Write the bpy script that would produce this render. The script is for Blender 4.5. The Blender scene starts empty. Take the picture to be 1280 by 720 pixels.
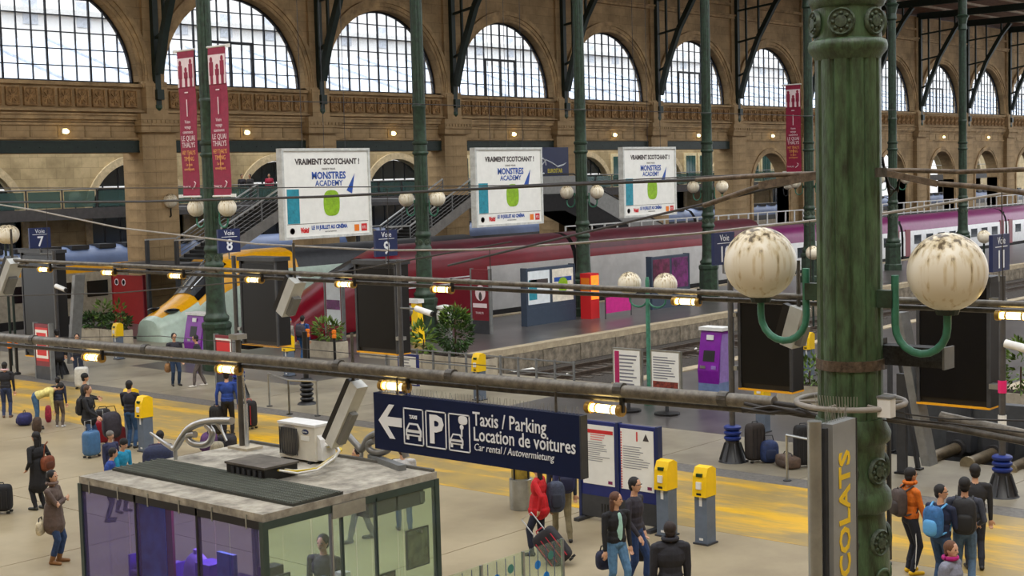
import bpy, math, random
import numpy as np
from mathutils import Vector, Matrix
random.seed(7); np.random.seed(7)
S = bpy.context.scene
COL = S.collection
# ---------------------------------------------------------------- camera
FP, CX, CY, EYE = 1790., 640., 360., 6.7
_n = np.array([-.0266, 1, (360 - 219.5) / FP]); _n /= np.linalg.norm(_n)
_x = np.array([2200 - CX, CY - 178, -FP]); _x /= np.linalg.norm(_x); _x -= _n * _x.dot(_n); _x /= np.linalg.norm(_x)
RW = np.array([_x, np.cross(_n, _x), _n])          # camera -> world; world X runs along the tracks, Y across them
def ray(x, y): return RW @ np.array([x - CX, CY - y, -FP])
CP = np.array([0, 0, EYE])
def G(x, y, z=0.):
    d = ray(x, y); return Vector(CP + d * ((z - EYE) / d[2]))
def onX(x, y, X): d = ray(x, y); return Vector(CP + d * (X / d[0]))
def onY(x, y, Y): d = ray(x, y); return Vector(CP + d * (Y / d[1]))
cam = bpy.data.cameras.new('camera'); camo = bpy.data.objects.new('camera', cam); COL.objects.link(camo)
cam.sensor_width = 36; cam.lens = 36 * FP / 1280; cam.clip_end = 800; cam.clip_start = .1
m4 = Matrix([list(r) for r in RW]).to_4x4(); m4.translation = Vector(CP); camo.matrix_world = m4
S.camera = camo
# ---------------------------------------------------------------- sky and exposure
w = bpy.data.worlds.new('overcast_sky'); S.world = w; w.use_nodes = True
bg = w.node_tree.nodes['Background']; bg.inputs[0].default_value = (.93, .96, 1., 1); bg.inputs[1].default_value = 1.6
sd = bpy.data.lights.new('sun', 'SUN'); sd.energy = .8; sd.angle = math.radians(35); sd.color = (1, .93, .82)
so = bpy.data.objects.new('sun', sd); COL.objects.link(so); so.rotation_euler = Vector((.55, .5, -1.)).to_track_quat('-Z', 'Y').to_euler()
vs = S.view_settings; vs.view_transform = 'Standard'; vs.look = 'None'; vs.gamma = 1; vs.exposure = .72; vs.use_curve_mapping = False
S.cycles.transparent_max_bounces = 24; S.cycles.max_bounces = 6
# ---------------------------------------------------------------- materials
def lin(c):
    return tuple(((v / 255) / 12.92 if v / 255 <= .04045 else ((v / 255 + .055) / 1.055) ** 2.4) for v in c) + (1,)
MATS = {}
def M(key, rgb=(128, 128, 128), rough=.6, metal=0., var=.12, scale=4., bump=0., bscale=40., emit=0., trans=0., alpha=1., dark=None, spec=.5, stretch=None):
    if key in MATS: return MATS[key]
    m = bpy.data.materials.new(key); m.use_nodes = True; nt = m.node_tree; N, L = nt.nodes, nt.links
    b = N['Principled BSDF']; b.inputs['Roughness'].default_value = rough; b.inputs['Metallic'].default_value = metal
    b.inputs['Specular IOR Level'].default_value = spec
    c = lin(rgb); b.inputs['Base Color'].default_value = c
    if var or bump:
        tc = N.new('ShaderNodeTexCoord'); src = tc.outputs['Object']
        if stretch:
            mp = N.new('ShaderNodeMapping'); mp.inputs['Scale'].default_value = stretch; L.new(src, mp.inputs[0]); src = mp.outputs[0]
    if var:
        nz = N.new('ShaderNodeTexNoise'); nz.inputs['Scale'].default_value = scale; nz.inputs['Detail'].default_value = 5; nz.inputs['Roughness'].default_value = .65
        L.new(src, nz.inputs['Vector'])
        r = N.new('ShaderNodeValToRGB'); L.new(nz.outputs[0], r.inputs[0])
        d = lin(dark) if dark else tuple(v * (1 - var * 2.2) for v in c[:3]) + (1,)
        r.color_ramp.elements[0].color = d; r.color_ramp.elements[0].position = .3
        r.color_ramp.elements[1].color = tuple(min(1, v * (1 + var)) for v in c[:3]) + (1,); r.color_ramp.elements[1].position = .68
        L.new(r.outputs[0], b.inputs['Base Color'])
    if bump:
        n2 = N.new('ShaderNodeTexNoise'); n2.inputs['Scale'].default_value = bscale; n2.inputs['Detail'].default_value = 4; L.new(src, n2.inputs['Vector'])
        bp = N.new('ShaderNodeBump'); bp.inputs['Strength'].default_value = bump; bp.inputs['Distance'].default_value = .02
        L.new(n2.outputs[0], bp.inputs['Height']); L.new(bp.outputs[0], b.inputs['Normal'])
    if emit:
        b.inputs['Emission Color'].default_value = c; b.inputs['Emission Strength'].default_value = emit
    if alpha < 1: b.inputs['Alpha'].default_value = alpha
    if trans: b.inputs['Transmission Weight'].default_value = trans
    MATS[key] = m; return m
def glass(key, rgb, mixf, rough=.05):
    """thin pane: part clear, part glossy or dusty surface"""
    if key in MATS: return MATS[key]
    m = bpy.data.materials.new(key); m.use_nodes = True; N, L = m.node_tree.nodes, m.node_tree.links
    b = N['Principled BSDF']; b.inputs['Base Color'].default_value = lin(rgb); b.inputs['Roughness'].default_value = rough
    t = N.new('ShaderNodeBsdfTransparent'); t.inputs[0].default_value = tuple(.35 + .65 * v for v in lin(rgb)[:3]) + (1,)
    mx = N.new('ShaderNodeMixShader'); mx.inputs[0].default_value = mixf
    L.new(t.outputs[0], mx.inputs[1]); L.new(b.outputs[0], mx.inputs[2]); L.new(mx.outputs[0], N['Material Output'].inputs[0])
    MATS[key] = m; return m
def ashlar(key, rgb, bw=1.3, bh=.55, joint=.012, stain=.5):
    m = bpy.data.materials.new(key); m.use_nodes = True; N, L = m.node_tree.nodes, m.node_tree.links
    b = N['Principled BSDF']; b.inputs['Roughness'].default_value = .85
    tc = N.new('ShaderNodeTexCoord'); sp = N.new('ShaderNodeSeparateXYZ'); cb = N.new('ShaderNodeCombineXYZ')
    ad = N.new('ShaderNodeMath'); ad.operation = 'ADD'
    L.new(tc.outputs['Object'], sp.inputs[0]); L.new(sp.outputs[0], ad.inputs[0]); L.new(sp.outputs[1], ad.inputs[1])
    L.new(ad.outputs[0], cb.inputs[0]); L.new(sp.outputs[2], cb.inputs[1])
    br = N.new('ShaderNodeTexBrick'); br.inputs['Scale'].default_value = 1; br.inputs['Brick Width'].default_value = bw; br.inputs['Row Height'].default_value = bh
    br.inputs['Mortar Size'].default_value = joint; br.inputs['Mortar Smooth'].default_value = .3
    c = lin(rgb)[:3]
    br.inputs['Color1'].default_value = tuple(v * 1.08 for v in c) + (1,); br.inputs['Color2'].default_value = tuple(v * .9 for v in c) + (1,)
    br.inputs['Mortar'].default_value = tuple(v * .62 for v in c) + (1,)
    L.new(cb.outputs[0], br.inputs['Vector'])
    nz = N.new('ShaderNodeTexNoise'); nz.inputs['Scale'].default_value = .45; nz.inputs['Detail'].default_value = 9; nz.inputs['Roughness'].default_value = .7
    L.new(tc.outputs['Object'], nz.inputs['Vector'])
    r = N.new('ShaderNodeValToRGB'); r.color_ramp.elements[0].position = .33; r.color_ramp.elements[1].position = .62
    r.color_ramp.elements[0].color = (1 - stain, 1 - stain * 1.02, 1 - stain * 1.1, 1); r.color_ramp.elements[1].color = (1, 1, 1, 1)
    L.new(nz.outputs[0], r.inputs[0])
    mx = N.new('ShaderNodeMix'); mx.data_type = 'RGBA'; mx.blend_type = 'MULTIPLY'; mx.inputs[0].default_value = 1
    L.new(br.outputs[0], mx.inputs[6]); L.new(r.outputs[0], mx.inputs[7]); L.new(mx.outputs[2], b.inputs['Base Color'])
    bp = N.new('ShaderNodeBump'); bp.inputs['Strength'].default_value = .4; bp.inputs['Distance'].default_value = .02
    L.new(nz.outputs[0], bp.inputs['Height']); L.new(bp.outputs[0], b.inputs['Normal'])
    MATS[key] = m; return m
# ---------------------------------------------------------------- mesh builder
class MB:
    def __init__(s): s.v = []; s.f = []; s.mi = []
    def add(s, v, f, mi=0):
        o = len(s.v); s.v += [tuple(p) for p in v]; s.f += [tuple(i + o for i in q) for q in f]; s.mi += [mi] * len(f); return s
    def box(s, x0, x1, y0, y1, z0, z1, mi=0):
        x0, x1 = sorted((x0, x1)); y0, y1 = sorted((y0, y1)); z0, z1 = sorted((z0, z1))
        return s.add([(x0, y0, z0), (x1, y0, z0), (x1, y1, z0), (x0, y1, z0), (x0, y0, z1), (x1, y0, z1), (x1, y1, z1), (x0, y1, z1)],
                     [(0, 3, 2, 1), (4, 5, 6, 7), (0, 1, 5, 4), (1, 2, 6, 5), (2, 3, 7, 6), (3, 0, 4, 7)], mi)
    def obox(s, c, ax, ay, az, mi=0):
        """box from centre and three half-axis vectors"""
        c, ax, ay, az = map(Vector, (c, ax, ay, az))
        if ax.cross(ay).dot(az) < 0: az = -az
        v = [c + sx * ax + sy * ay + sz * az for sz in (-1, 1) for sx, sy in ((-1, -1), (1, -1), (1, 1), (-1, 1))]
        return s.add(v, [(0, 3, 2, 1), (4, 5, 6, 7), (0, 1, 5, 4), (1, 2, 6, 5), (2, 3, 7, 6), (3, 0, 4, 7)], mi)
    def bar(s, p, q, a, b, up=(0, 0, 1), mi=0):
        """beam between two points, a wide, b high"""
        p, q = Vector(p), Vector(q); d = (q - p); u = Vector(up)
        if abs(d.normalized().dot(u)) > .98: u = Vector((1, 0, 0))
        sd = d.cross(u).normalized(); u = sd.cross(d).normalized()
        return s.obox((p + q) / 2, d / 2, sd * a / 2, u * b / 2, mi)
    def tube(s, pts, r, n=8, cap=True, mi=0, rs=None):
        pts = [Vector(p) for p in pts]; o = len(s.v); k = len(pts); prev = None
        for i, p in enumerate(pts):
            d = (pts[min(i + 1, k - 1)] - pts[max(i - 1, 0)]).normalized()
            if prev is None:
                u = Vector((0, 0, 1)) if abs(d.z) < .9 else Vector((1, 0, 0))
                u = (u - d * u.dot(d)).normalized()
            else: u = (prev - d * prev.dot(d)).normalized()
            prev = u; t = d.cross(u); rr = rs[i] if rs else r
            s.v += [tuple(p + rr * (math.cos(a) * u + math.sin(a) * t)) for a in (2 * math.pi * j / n for j in range(n))]
        for i in range(k - 1):
            for j in range(n):
                a, b = o + i * n + j, o + i * n + (j + 1) % n; s.f.append((a, b, b + n, a + n)); s.mi.append(mi)
        if cap:
            s.f.append(tuple(o + j for j in reversed(range(n)))); s.f.append(tuple(o + (k - 1) * n + j for j in range(n))); s.mi += [mi, mi]
        return s
    def lathe(s, prof, n=24, c=(0, 0, 0), mi=0, flute=None):
        o = len(s.v); k = len(prof)
        for i, (r, z) in enumerate(prof):
            for j in range(n):
                a = 2 * math.pi * j / n; rr = r * (flute(j) if flute else 1)
                s.v.append((c[0] + rr * math.cos(a), c[1] + rr * math.sin(a), c[2] + z))
        for i in range(k - 1):
            for j in range(n):
                a, b = o + i * n + j, o + i * n + (j + 1) % n; s.f.append((a, b, b + n, a + n)); s.mi.append(mi)
        s.f.append(tuple(o + j for j in reversed(range(n)))); s.f.append(tuple(o + (k - 1) * n + j for j in range(n))); s.mi += [mi, mi]
        return s
    def sph(s, c, r, n=16, e=1., mi=0, rot=None):
        """(super)ellipsoid, r scalar or triple; e<1 squarer"""
        r = (r, r, r) if not hasattr(r, '__len__') else r; m = max(6, n // 2); P = lambda t: math.copysign(abs(t) ** e, t)
        vs_ = []
        for i in range(m + 1):
            ph = -math.pi / 2 + math.pi * i / m
            for j in range(n):
                th = 2 * math.pi * (j + .5) / n
                p = Vector((r[0] * P(math.cos(ph)) * P(math.cos(th)), r[1] * P(math.cos(ph)) * P(math.sin(th)), r[2] * P(math.sin(ph))))
                if rot: p = rot @ p
                vs_.append(p + Vector(c))
        fs = [(i * n + j, i * n + (j + 1) % n, (i + 1) * n + (j + 1) % n, (i + 1) * n + j) for i in range(m) for j in range(n)]
        return s.add(vs_, fs, mi)
    def prism(s, poly, fn, d0, d1, mi=0):
        """polygon (a,b) extruded d0..d1; fn(a,b,d) -> point"""
        n = len(poly); v = [fn(a, b, d0) for a, b in poly] + [fn(a, b, d1) for a, b in poly]
        fs = [tuple(range(n)), tuple(reversed(range(n, 2 * n)))] + [(i + n, (i + 1) % n + n, (i + 1) % n, i) for i in range(n)]
        return s.add(v, fs, mi)
    def mesh(s, name, mats, smooth=None, fix=False):
        me = bpy.data.meshes.new(name); me.from_pydata(s.v, [], s.f)
        for m in (mats if isinstance(mats, (list, tuple)) else [mats]): me.materials.append(m)
        if any(s.mi): me.polygons.foreach_set('material_index', s.mi)
        if fix:
            import bmesh
            bm = bmesh.new(); bm.from_mesh(me); bmesh.ops.recalc_face_normals(bm, faces=bm.faces); bm.to_mesh(me); bm.free()
        if smooth:
            me.shade_smooth(); me.set_sharp_from_angle(angle=math.radians(smooth))
        me.update(); return me
    def build(s, name, mats, parent=None, smooth=None, loc=None, rz=0, fix=False):
        return ob(name, s.mesh(name, mats, smooth, fix), parent, loc, rz)
def ob(name, me, parent=None, loc=None, rz=0):
    o = bpy.data.objects.new(name, me); COL.objects.link(o)
    if parent: o.parent = parent
    if loc is not None: o.location = loc
    if rz: o.rotation_euler = (0, 0, rz)
    return o
def tag(o, label=None, cat=None, group=None, kind=None):
    for k, v in (('label', label), ('category', cat), ('group', group), ('kind', kind)):
        if v: o[k] = v
    return o
def thing(name, loc, label, cat, rz=0, group=None): return tag(ob(name, None, None, loc, rz), label, cat, group)
def struct(o): o['kind'] = 'structure'; return o
def clone(o, parent=None):
    c = o.copy(); COL.objects.link(c); c.parent = parent
    for ch in [x for x in bpy.data.objects if x.parent == o]: clone(ch, c)
    return c
def text(s, size, mat, parent, o, xd, yd, align='LEFT', depth=.002, name='lettering', bold=0., shear=0., sx=1.):
    """flat lettering: origin o, reading direction xd, up direction yd (in the parent's frame)"""
    cu = bpy.data.curves.new(name, 'FONT'); cu.body = s; cu.size = size; cu.align_x = align; cu.extrude = depth; cu.offset = bold; cu.shear = shear; cu.resolution_u = 2
    t = bpy.data.objects.new(name, cu)
    me = bpy.data.meshes.new_from_object(t)
    bpy.data.objects.remove(t); bpy.data.curves.remove(cu); me.name = name; me.materials.clear(); me.materials.append(mat)
    xd, yd = Vector(xd).normalized(), Vector(yd).normalized(); zd = xd.cross(yd)
    mt = Matrix((xd * sx, yd, zd)).transposed().to_4x4(); mt.translation = Vector(o); me.transform(mt)
    return ob(name, me, parent)
PI = math.pi
# ================================================================ SETTING
YW, BAY, X0 = 60.3, 10.73, 47.8         # arcade wall plane, bay length, centre of the first full bay
STONE = ashlar('stone', (180, 152, 112)); STONE2 = ashlar('back_stone', (196, 178, 140), 1.1, .6)
TRIMS = M('stone_trim', (176, 148, 108), .85, var=.25, scale=1.2, bump=.3, bscale=6)
GREEN = M('green_iron', (38, 66, 48), .5, var=.25, scale=3)
DKGREEN = M('dark_green_iron', (24, 42, 36), .55, var=.2)
WHITE = M('white_paint', (225, 225, 222), .5, var=.06)
GREY = M('grey_metal', (120, 122, 122), .45, .3, var=.12)
DGREY = M('dark_grey', (52, 54, 58), .5, var=.15)
BLACK = M('black', (17, 17, 19), .45, var=.1)
BARM = M('window_bar', (22, 27, 38), .5, var=.05)
CONC = M('pale_concrete', (178, 168, 148), .8, var=.15, scale=2)
GLOW = M('lamp_glow', (255, 222, 140), emit=6, var=0)
# ---- floors
def floor_mat(key, base, dirt, scale=.35, rough=.38, extra=None, thr=.5, joints=0):
    m = bpy.data.materials.new(key); m.use_nodes = True; N, L = m.node_tree.nodes, m.node_tree.links
    b = N['Principled BSDF']; b.inputs['Roughness'].default_value = rough
    tc = N.new('ShaderNodeTexCoord'); nz = N.new('ShaderNodeTexNoise'); nz.inputs['Scale'].default_value = scale; nz.inputs['Detail'].default_value = 10; nz.inputs['Roughness'].default_value = .62
    L.new(tc.outputs['Object'], nz.inputs['Vector'])
    r = N.new('ShaderNodeValToRGB'); r.color_ramp.elements[0].position = .36; r.color_ramp.elements[1].position = .64
    r.color_ramp.elements[0].color = lin(dirt); r.color_ramp.elements[1].color = lin(base); L.new(nz.outputs[0], r.inputs[0])
    out = r.outputs[0]
    if extra:
        mp = N.new('ShaderNodeMapping'); mp.inputs['Rotation'].default_value = (0, 0, .5); mp.inputs['Scale'].default_value = (1.7, .35, 1); L.new(tc.outputs['Object'], mp.inputs[0])
        n2 = N.new('ShaderNodeTexNoise'); n2.inputs['Scale'].default_value = .62; n2.inputs['Detail'].default_value = 7; n2.inputs['Roughness'].default_value = .7; L.new(mp.outputs[0], n2.inputs['Vector'])
        r2 = N.new('ShaderNodeValToRGB'); r2.color_ramp.elements[0].position = thr - .07; r2.color_ramp.elements[1].position = thr + .07
        L.new(n2.outputs[0], r2.inputs[0])
        mx = N.new('ShaderNodeMix'); mx.data_type = 'RGBA'; L.new(r2.outputs[0], mx.inputs[0]); L.new(out, mx.inputs[6]); mx.inputs[7].default_value = lin(extra); out = mx.outputs[2]
    if joints:
        br = N.new('ShaderNodeTexBrick'); br.offset = 0; br.inputs['Scale'].default_value = 1; br.inputs['Brick Width'].default_value = joints; br.inputs['Row Height'].default_value = joints
        br.inputs['Mortar Size'].default_value = .025; br.inputs['Color1'].default_value = (1, 1, 1, 1); br.inputs['Color2'].default_value = (.9, .9, .9, 1); br.inputs['Mortar'].default_value = (.6, .6, .6, 1)
        L.new(tc.outputs['Object'], br.inputs['Vector'])
        m2 = N.new('ShaderNodeMix'); m2.data_type = 'RGBA'; m2.blend_type = 'MULTIPLY'; m2.inputs[0].default_value = 1; L.new(out, m2.inputs[6]); L.new(br.outputs[0], m2.inputs[7]); out = m2.outputs[2]
    L.new(out, b.inputs['Base Color'])
    bp = N.new('ShaderNodeBump'); bp.inputs['Strength'].default_value = .15; L.new(nz.outputs[0], bp.inputs['Height']); L.new(bp.outputs[0], b.inputs['Normal'])
    MATS[key] = m; return m
FLOOR = floor_mat('concourse_floor', (172, 158, 128), (138, 124, 98), .3, .36)
YELLOW = floor_mat('worn_yellow_floor', (166, 140, 78), (140, 122, 80), .8, .4, extra=(214, 166, 20), thr=.55)
APRON = floor_mat('apron_floor', (152, 144, 124), (118, 110, 94), .5, .35)
PLAT = floor_mat('platform_asphalt', (84, 80, 78), (60, 58, 58), .6, .3)
COPE = M('coping_stone', (172, 158, 132), .8, var=.18, scale=2)
BALL = M('ballast', (66, 60, 54), .95, var=.45, scale=14, bump=1., bscale=18)
RAILM = M('rail_steel', (110, 98, 88), .35, .7, var=.2)
SLEEP = M('sleeper', (86, 78, 70), .9, var=.2)
def slab(name, x0, x1, y0, y1, z0, z1, mat): return struct(MB().box(x0, x1, y0, y1, z0, z1).build(name, mat))
JOINT = M('floor_joint', (92, 84, 70), .9, var=.2)
fc = slab('floor_concourse', -10, 22.2, -12, 82, -.4, -.014, JOINT)
for i in range(6):
    for j in range(16): MB().box(max(-10, 22.2 - (i + 1) * 6.1) + .012, 22.2 - i * 6.1 - .012, -12 + j * 5.9 + .012, min(82, -12 + (j + 1) * 5.9 - .012), -.1, 0).build('floor_slab', FLOOR, fc)
slab('floor_yellow_band', 22.2, 26.3, -12, 82, -.4, 0, YELLOW)
slab('floor_kerb_strip', 26.3, 27., -12, 82, -.4, .0, M('dark_strip', (104, 100, 94), .6, var=.25, scale=9))
fa = slab('floor_apron', 27., 30.6, -12, 82, -1.2, -.012, JOINT)
for j in range(24): MB().box(27.01, 30.59, -12 + j * 3.92 + .01, -12 + (j + 1) * 3.92 - .01, -.1, 0).build('floor_slab', APRON, fa)
PITS = [(9.2, 16.4), (27.4, 36.3), (45.7, 54.4)]
PLATS = [(-8, 9.2, 30.6), (16.4, 27.4, 30.6), (36.3, 45.7, 30.6), (54.4, 62.3, 30.6)]
for i, (a, b, xs) in enumerate(PLATS): slab('floor_platform', xs, 200, a, b, -1.2, 0 if i != 0 else -.002, PLAT)
for a, b in PITS:
    xs = 30.6 if a < 20 else 36.2
    if xs > 31: slab('floor_track_head', 30.6, xs, a, b, -1.2, -.001, APRON)
    slab('floor_track_bed', xs, 200, a, b, -1.3, -.92, BALL)
    for c in ((a + b) / 2 - 2.15, (a + b) / 2 + 2.15) if b - a > 8 else ((a + b) / 2 - 1.75, (a + b) / 2 + 1.75):
        tr = tag(ob('railway_track', None, None, (xs, c, -.92)), 'steel rails on sleepers in the ballasted bed %.0f' % c, 'track')
        for sgn in (-.72, .72):
            r = MB(); L_ = 198 - xs
            r.box(.2, L_, sgn - .035, sgn + .035, .12, .19); r.box(.2, L_, sgn - .012, sgn + .012, .04, .13); r.box(.2, L_, sgn - .065, sgn + .065, .0, .045); r.build('rail', RAILM, tr)
        sm = MB().box(-.13, .13, -1.25, 1.25, -.03, .03).mesh('sleeper', SLEEP)
        for k in range(46): ob('sleeper', sm, tr, (.6 + k * .65, 0, 0))
        tr['label'] = {11: 'track ending at the buffers nearest the right edge of the photo', 14: 'track ending at the twin buffers behind the orange-clad man',
                       30: 'littered track beside the small notice boards', 34: 'dark track directly below the long platform edge', 48: 'track under the red train', 52: 'track under the yellow-nosed train'}[int(round(c - .05))]
cm = MB().box(-.595, .595, -.0, .5, -.22, .03).mesh('coping_stone', COPE); cmr = MB().box(-.595, .595, -.5, .0, -.22, .03).mesh('coping_stone', COPE)
for (yy, side, xs, nm, n) in ((36.3, 0, 36.2, 'platform_edge', 70), (27.4, 1, 36.2, 'platform_edge', 50), (45.7, 1, 37, 'platform_edge', 50), (16.4, 0, 31.2, 'platform_edge', 30)):
    pe = tag(ob('trim_platform_edge', None, None, (xs, yy - .04 if not side else yy + .04, 0)), None, None, None, 'structure')
    for k in range(n):
        z = (k * 7919 % 5) * .003; ob('coping_stone', cm if not side else cmr, pe, (.6 + k * 1.2, 0, z))
# concrete face stones below the coping facing the camera
fm = MB().box(-1.17, 1.17, -.03, .02, -.9, -.23).mesh('face_slab', M('edge_face', (132, 122, 106), .9, var=.3, scale=2.5))
pf = tag(ob('wall_platform_face', None, None, (36.2, 36.29, 0)), kind='structure')
for k in range(34): ob('face_slab', fm, pf, (1.2 + k * 2.4, 0, 0))
slab('floor_outer_tracks', 30.6, 240, 62.3, 72, -1.2, -.6, BALL); slab('floor_outer_yard', 20, 300, 72, 120, -1.2, 0, PLAT)
# ---- arcade wall
ZS, ZSP, RR = 11.68, 11.78, 4.62       # window sill, springing, radius
XA, XB = 20., 168.
def wallpt(a, b, d): return (a, YW + d, b)
def arch_poly(xc, zs, zsp, r, n=28):
    return [(xc - r, zs), (xc + r, zs)] + [(xc + r * math.cos(PI * i / n), zsp + r * math.sin(PI * i / n)) for i in range(n + 1)]
def wall_with_arch(mb, xl, xr, zb, zt, xc, zs, zsp, r, d0, d1, n=28, mi=0):
    """panel with an arched hole, opening reveal included"""
    pr = [(xc - r, zs)] + [(xc - r * math.cos(PI * i / n), zsp + r * math.sin(PI * i / n)) for i in range(n + 1)] + [(xc + r, zs)]
    for (p, q) in zip(pr, pr[1:]):          # face above each segment, both sides, and the reveal
        for d, flip in ((d0, 0), (d1, 1)):
            v = [wallpt(p[0], p[1], d), wallpt(q[0], q[1], d), wallpt(q[0], zt, d), wallpt(p[0], zt, d)]
            if abs(p[0] - q[0]) > 1e-6: mb.add(v, [(0, 1, 2, 3)] if not flip else [(3, 2, 1, 0)], mi)
        mb.add([wallpt(p[0], p[1], d0), wallpt(q[0], q[1], d0), wallpt(q[0], q[1], d1), wallpt(p[0], p[1], d1)], [(3, 2, 1, 0)], mi)
    mb.box(xl, xc - r, YW + d0, YW + d1, zb, zt, mi); mb.box(xc + r, xr, YW + d0, YW + d1, zb, zt, mi)
    if zs > zb: mb.box(xc - r, xc + r, YW + d0, YW + d1, zb, zs, mi)
def arch_ring(mb, xc, zs, zsp, r0, r1, d0, d1, n=28, mi=0):
    def path(r): return [(xc - r, zs)] + [(xc - r * math.cos(PI * i / n), zsp + r * math.sin(PI * i / n)) for i in range(n + 1)] + [(xc + r, zs)]
    A, B = path(r0), path(r1)
    for (a, a2), (b, b2) in zip(zip(A, A[1:]), zip(B, B[1:])):
        P = lambda p, d: wallpt(p[0], p[1], d)
        mb.add([P(a, d0), P(a2, d0), P(b2, d0), P(b, d0), P(a, d1), P(a2, d1), P(b2, d1), P(b, d1)], [(0, 1, 2, 3), (3, 2, 6, 7), (4, 5, 1, 0)], mi)
upper = MB(); ring = MB(); lower = MB(); lring = MB()
BAYS = list(range(-2, 11)); FIRST_ARCH = 5
for k in BAYS:
    xc = X0 + BAY * k; xl, xr = xc - BAY / 2, xc + BAY / 2
    wall_with_arch(upper, xl, xr, 8.3 if k < FIRST_ARCH else 9.3, 20.6, xc, ZS, ZSP, RR, 0, .8)
    for (a, b, d) in ((RR + .02, RR + .2, -.06), (RR + .2, RR + .42, -.12), (RR + .42, RR + .68, -.2)): arch_ring(ring, xc, ZS, ZSP, a, b, d, .02)
    if k >= FIRST_ARCH:
        wall_with_arch(lower, xl, xr, 0, 9.3, xc, 0, 5.2, 2.75, 0, 1.1, 20)
        for (a, b, d) in ((2.77, 2.95, -.05), (2.95, 3.2, -.1)): arch_ring(lring, xc, 0, 5.2, a, b, d, .02, 20)
WL = struct(upper.build('wall_left', STONE)); struct(ring.build('trim_arch_mouldings', TRIMS, smooth=40)); struct(lower.build('wall_left_arcade', STONE)); struct(lring.build('trim_lower_arches', TRIMS, smooth=40))
# cornices, string courses, pilasters
cor = MB()
for z0, z1, d in ((9.62, 9.74, .12), (9.78, 9.9, .2), (9.9, 10.1, .34), (10.1, 10.18, .42), (10.28, 10.36, .2), (11.5, 11.66, .18), (8.95, 9.05, .1), (18.3, 18.5, .22), (18.5, 18.62, .32), (19.3, 19.5, .15)):
    cor.box(XA, XB, YW - d, YW + .02, z0, z1)
struct(cor.build('trim_cornice', TRIMS))
pm = MB(); pm.box(-.965, 1.005, -.385, 1.285, 0, 9.6); pm.box(-1.2, 1.2, -.65, 1.35, 0, 1.2); pm.box(-1.15, 1.15, -.62, .1, 9.3, 9.62)
pm.box(-1.2, 1.2, -.7, .1, 9.62, 10.2); pm.box(-.62, .62, -.4, .1, 10.2, 11.7); pm.box(-.7, .7, -.3, .1, 11.5, 11.8)
for j in range(9): pm.box(-1.1 + j * .26, -1.1 + j * .26 + .13, -.74, -.6, 9.75, 9.9)
pm.box(-.5, .5, -.16, .1, 11.8, 20.5)
pme = pm.mesh('pillar', STONE)
def blk(x0, x1): return MB().box(x0 + .008, x1 - .008, -.4, 1.3, .008, .612).mesh('stone_block', STONE)
PBLK = ([blk(-.98, 1.02)], [blk(-.98, .02), blk(.02, 1.02)])
for k in range(-1, 12):
    wp = struct(ob('wall_pillar', pme, None, (X0 + BAY * (k - .5), YW, 0)))
    for c_ in range(13):
        for m_ in PBLK[(c_ + k) % 2]: ob('stone_block', m_, wp, (0, 0, 1.2 + c_ * .62))
bs = MB().box(-.7, .7, -.035, .01, 9.07, 9.6).mesh('band_stone', STONE)
for k in BAYS:
    for j in range(6): ob('band_stone', bs, WL, (X0 + BAY * k - 3.6 + j * 1.44, YW, 0))
# frieze of carved panels
fz = MB(); fz.box(-.34, .34, -.02, .1, -.42, .42)
for a, b, c, d in ((-.34, .34, -.42, -.36), (-.34, .34, .36, .42), (-.34, -.28, -.36, .36), (.28, .34, -.36, .36)): fz.box(a, b, -.09, 0, c, d)
for q in range(8):
    an = q * PI / 4; fz.bar((0, -.03, 0), (.25 * math.cos(an), -.03, .3 * math.sin(an)), .06, .09, (0, 1, 0))
fz.lathe([(.1, -.06), (.1, .02)], 8)
fzm = fz.mesh('frieze_panel', M('carved_stone', (158, 124, 82), .9, var=.3, scale=3))
fr = struct(ob('trim_frieze', None, None, (0, YW - .06, 10.94)))
for k in range(-1, 11):
    for j in range(10): ob('frieze_panel', fzm, fr, (X0 + BAY * k - 4.05 + j * .9, 0, 0))
# ---- arched windows: frame, bars, panes
PANE = glass('window_pane', (246, 249, 252), .08, .25)
def clip(poly, f):
    out = []
    for i in range(len(poly)):
        p, q = poly[i], poly[(i + 1) % len(poly)]; a, b = f(p), f(q)
        if a >= 0: out.append(p)
        if a * b < 0: t = a / (a - b); out.append((p[0] + t * (q[0] - p[0]), p[1] + t * (q[1] - p[1])))
    return out
NV, NH = 12, 6
GX = [-RR + 2 * RR * i / NV for i in range(NV + 1)]; GZ = [ZS + (ZSP + RR - ZS) * i / NH for i in range(NH + 1)]
panes = []
segs = [(RR * math.cos(a), ZSP + RR * math.sin(a)) for a in [PI * i / 24 for i in range(25)]]
for i in range(NV):
    for j in range(NH):
        c = [(GX[i] + .02, GZ[j] + .02), (GX[i + 1] - .02, GZ[j] + .02), (GX[i + 1] - .02, GZ[j + 1] - .02), (GX[i] + .02, GZ[j + 1] - .02)]
        for (p, q) in zip(segs, segs[1:]):
            c = clip(c, lambda t: (q[0] - p[0]) * (t[1] - p[1]) - (q[1] - p[1]) * (t[0] - p[0])) if c else c
        if len(c) >= 3 and (max(t[0] for t in c) - min(t[0] for t in c)) > .08:
            panes.append(MB().prism(c, lambda a, b, d: (a, d, b), -.008, .008).mesh('pane', PANE))
bars = []
for i in range(1, NV):
    x = GX[i]; top = ZSP + math.sqrt(max(0, RR * RR - x * x)); t = .085 if i % 3 == 0 else .045
    bars.append(MB().box(x - t / 2, x + t / 2, -.05, .05, ZS, top).mesh('glazing_bar', BARM))
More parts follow.
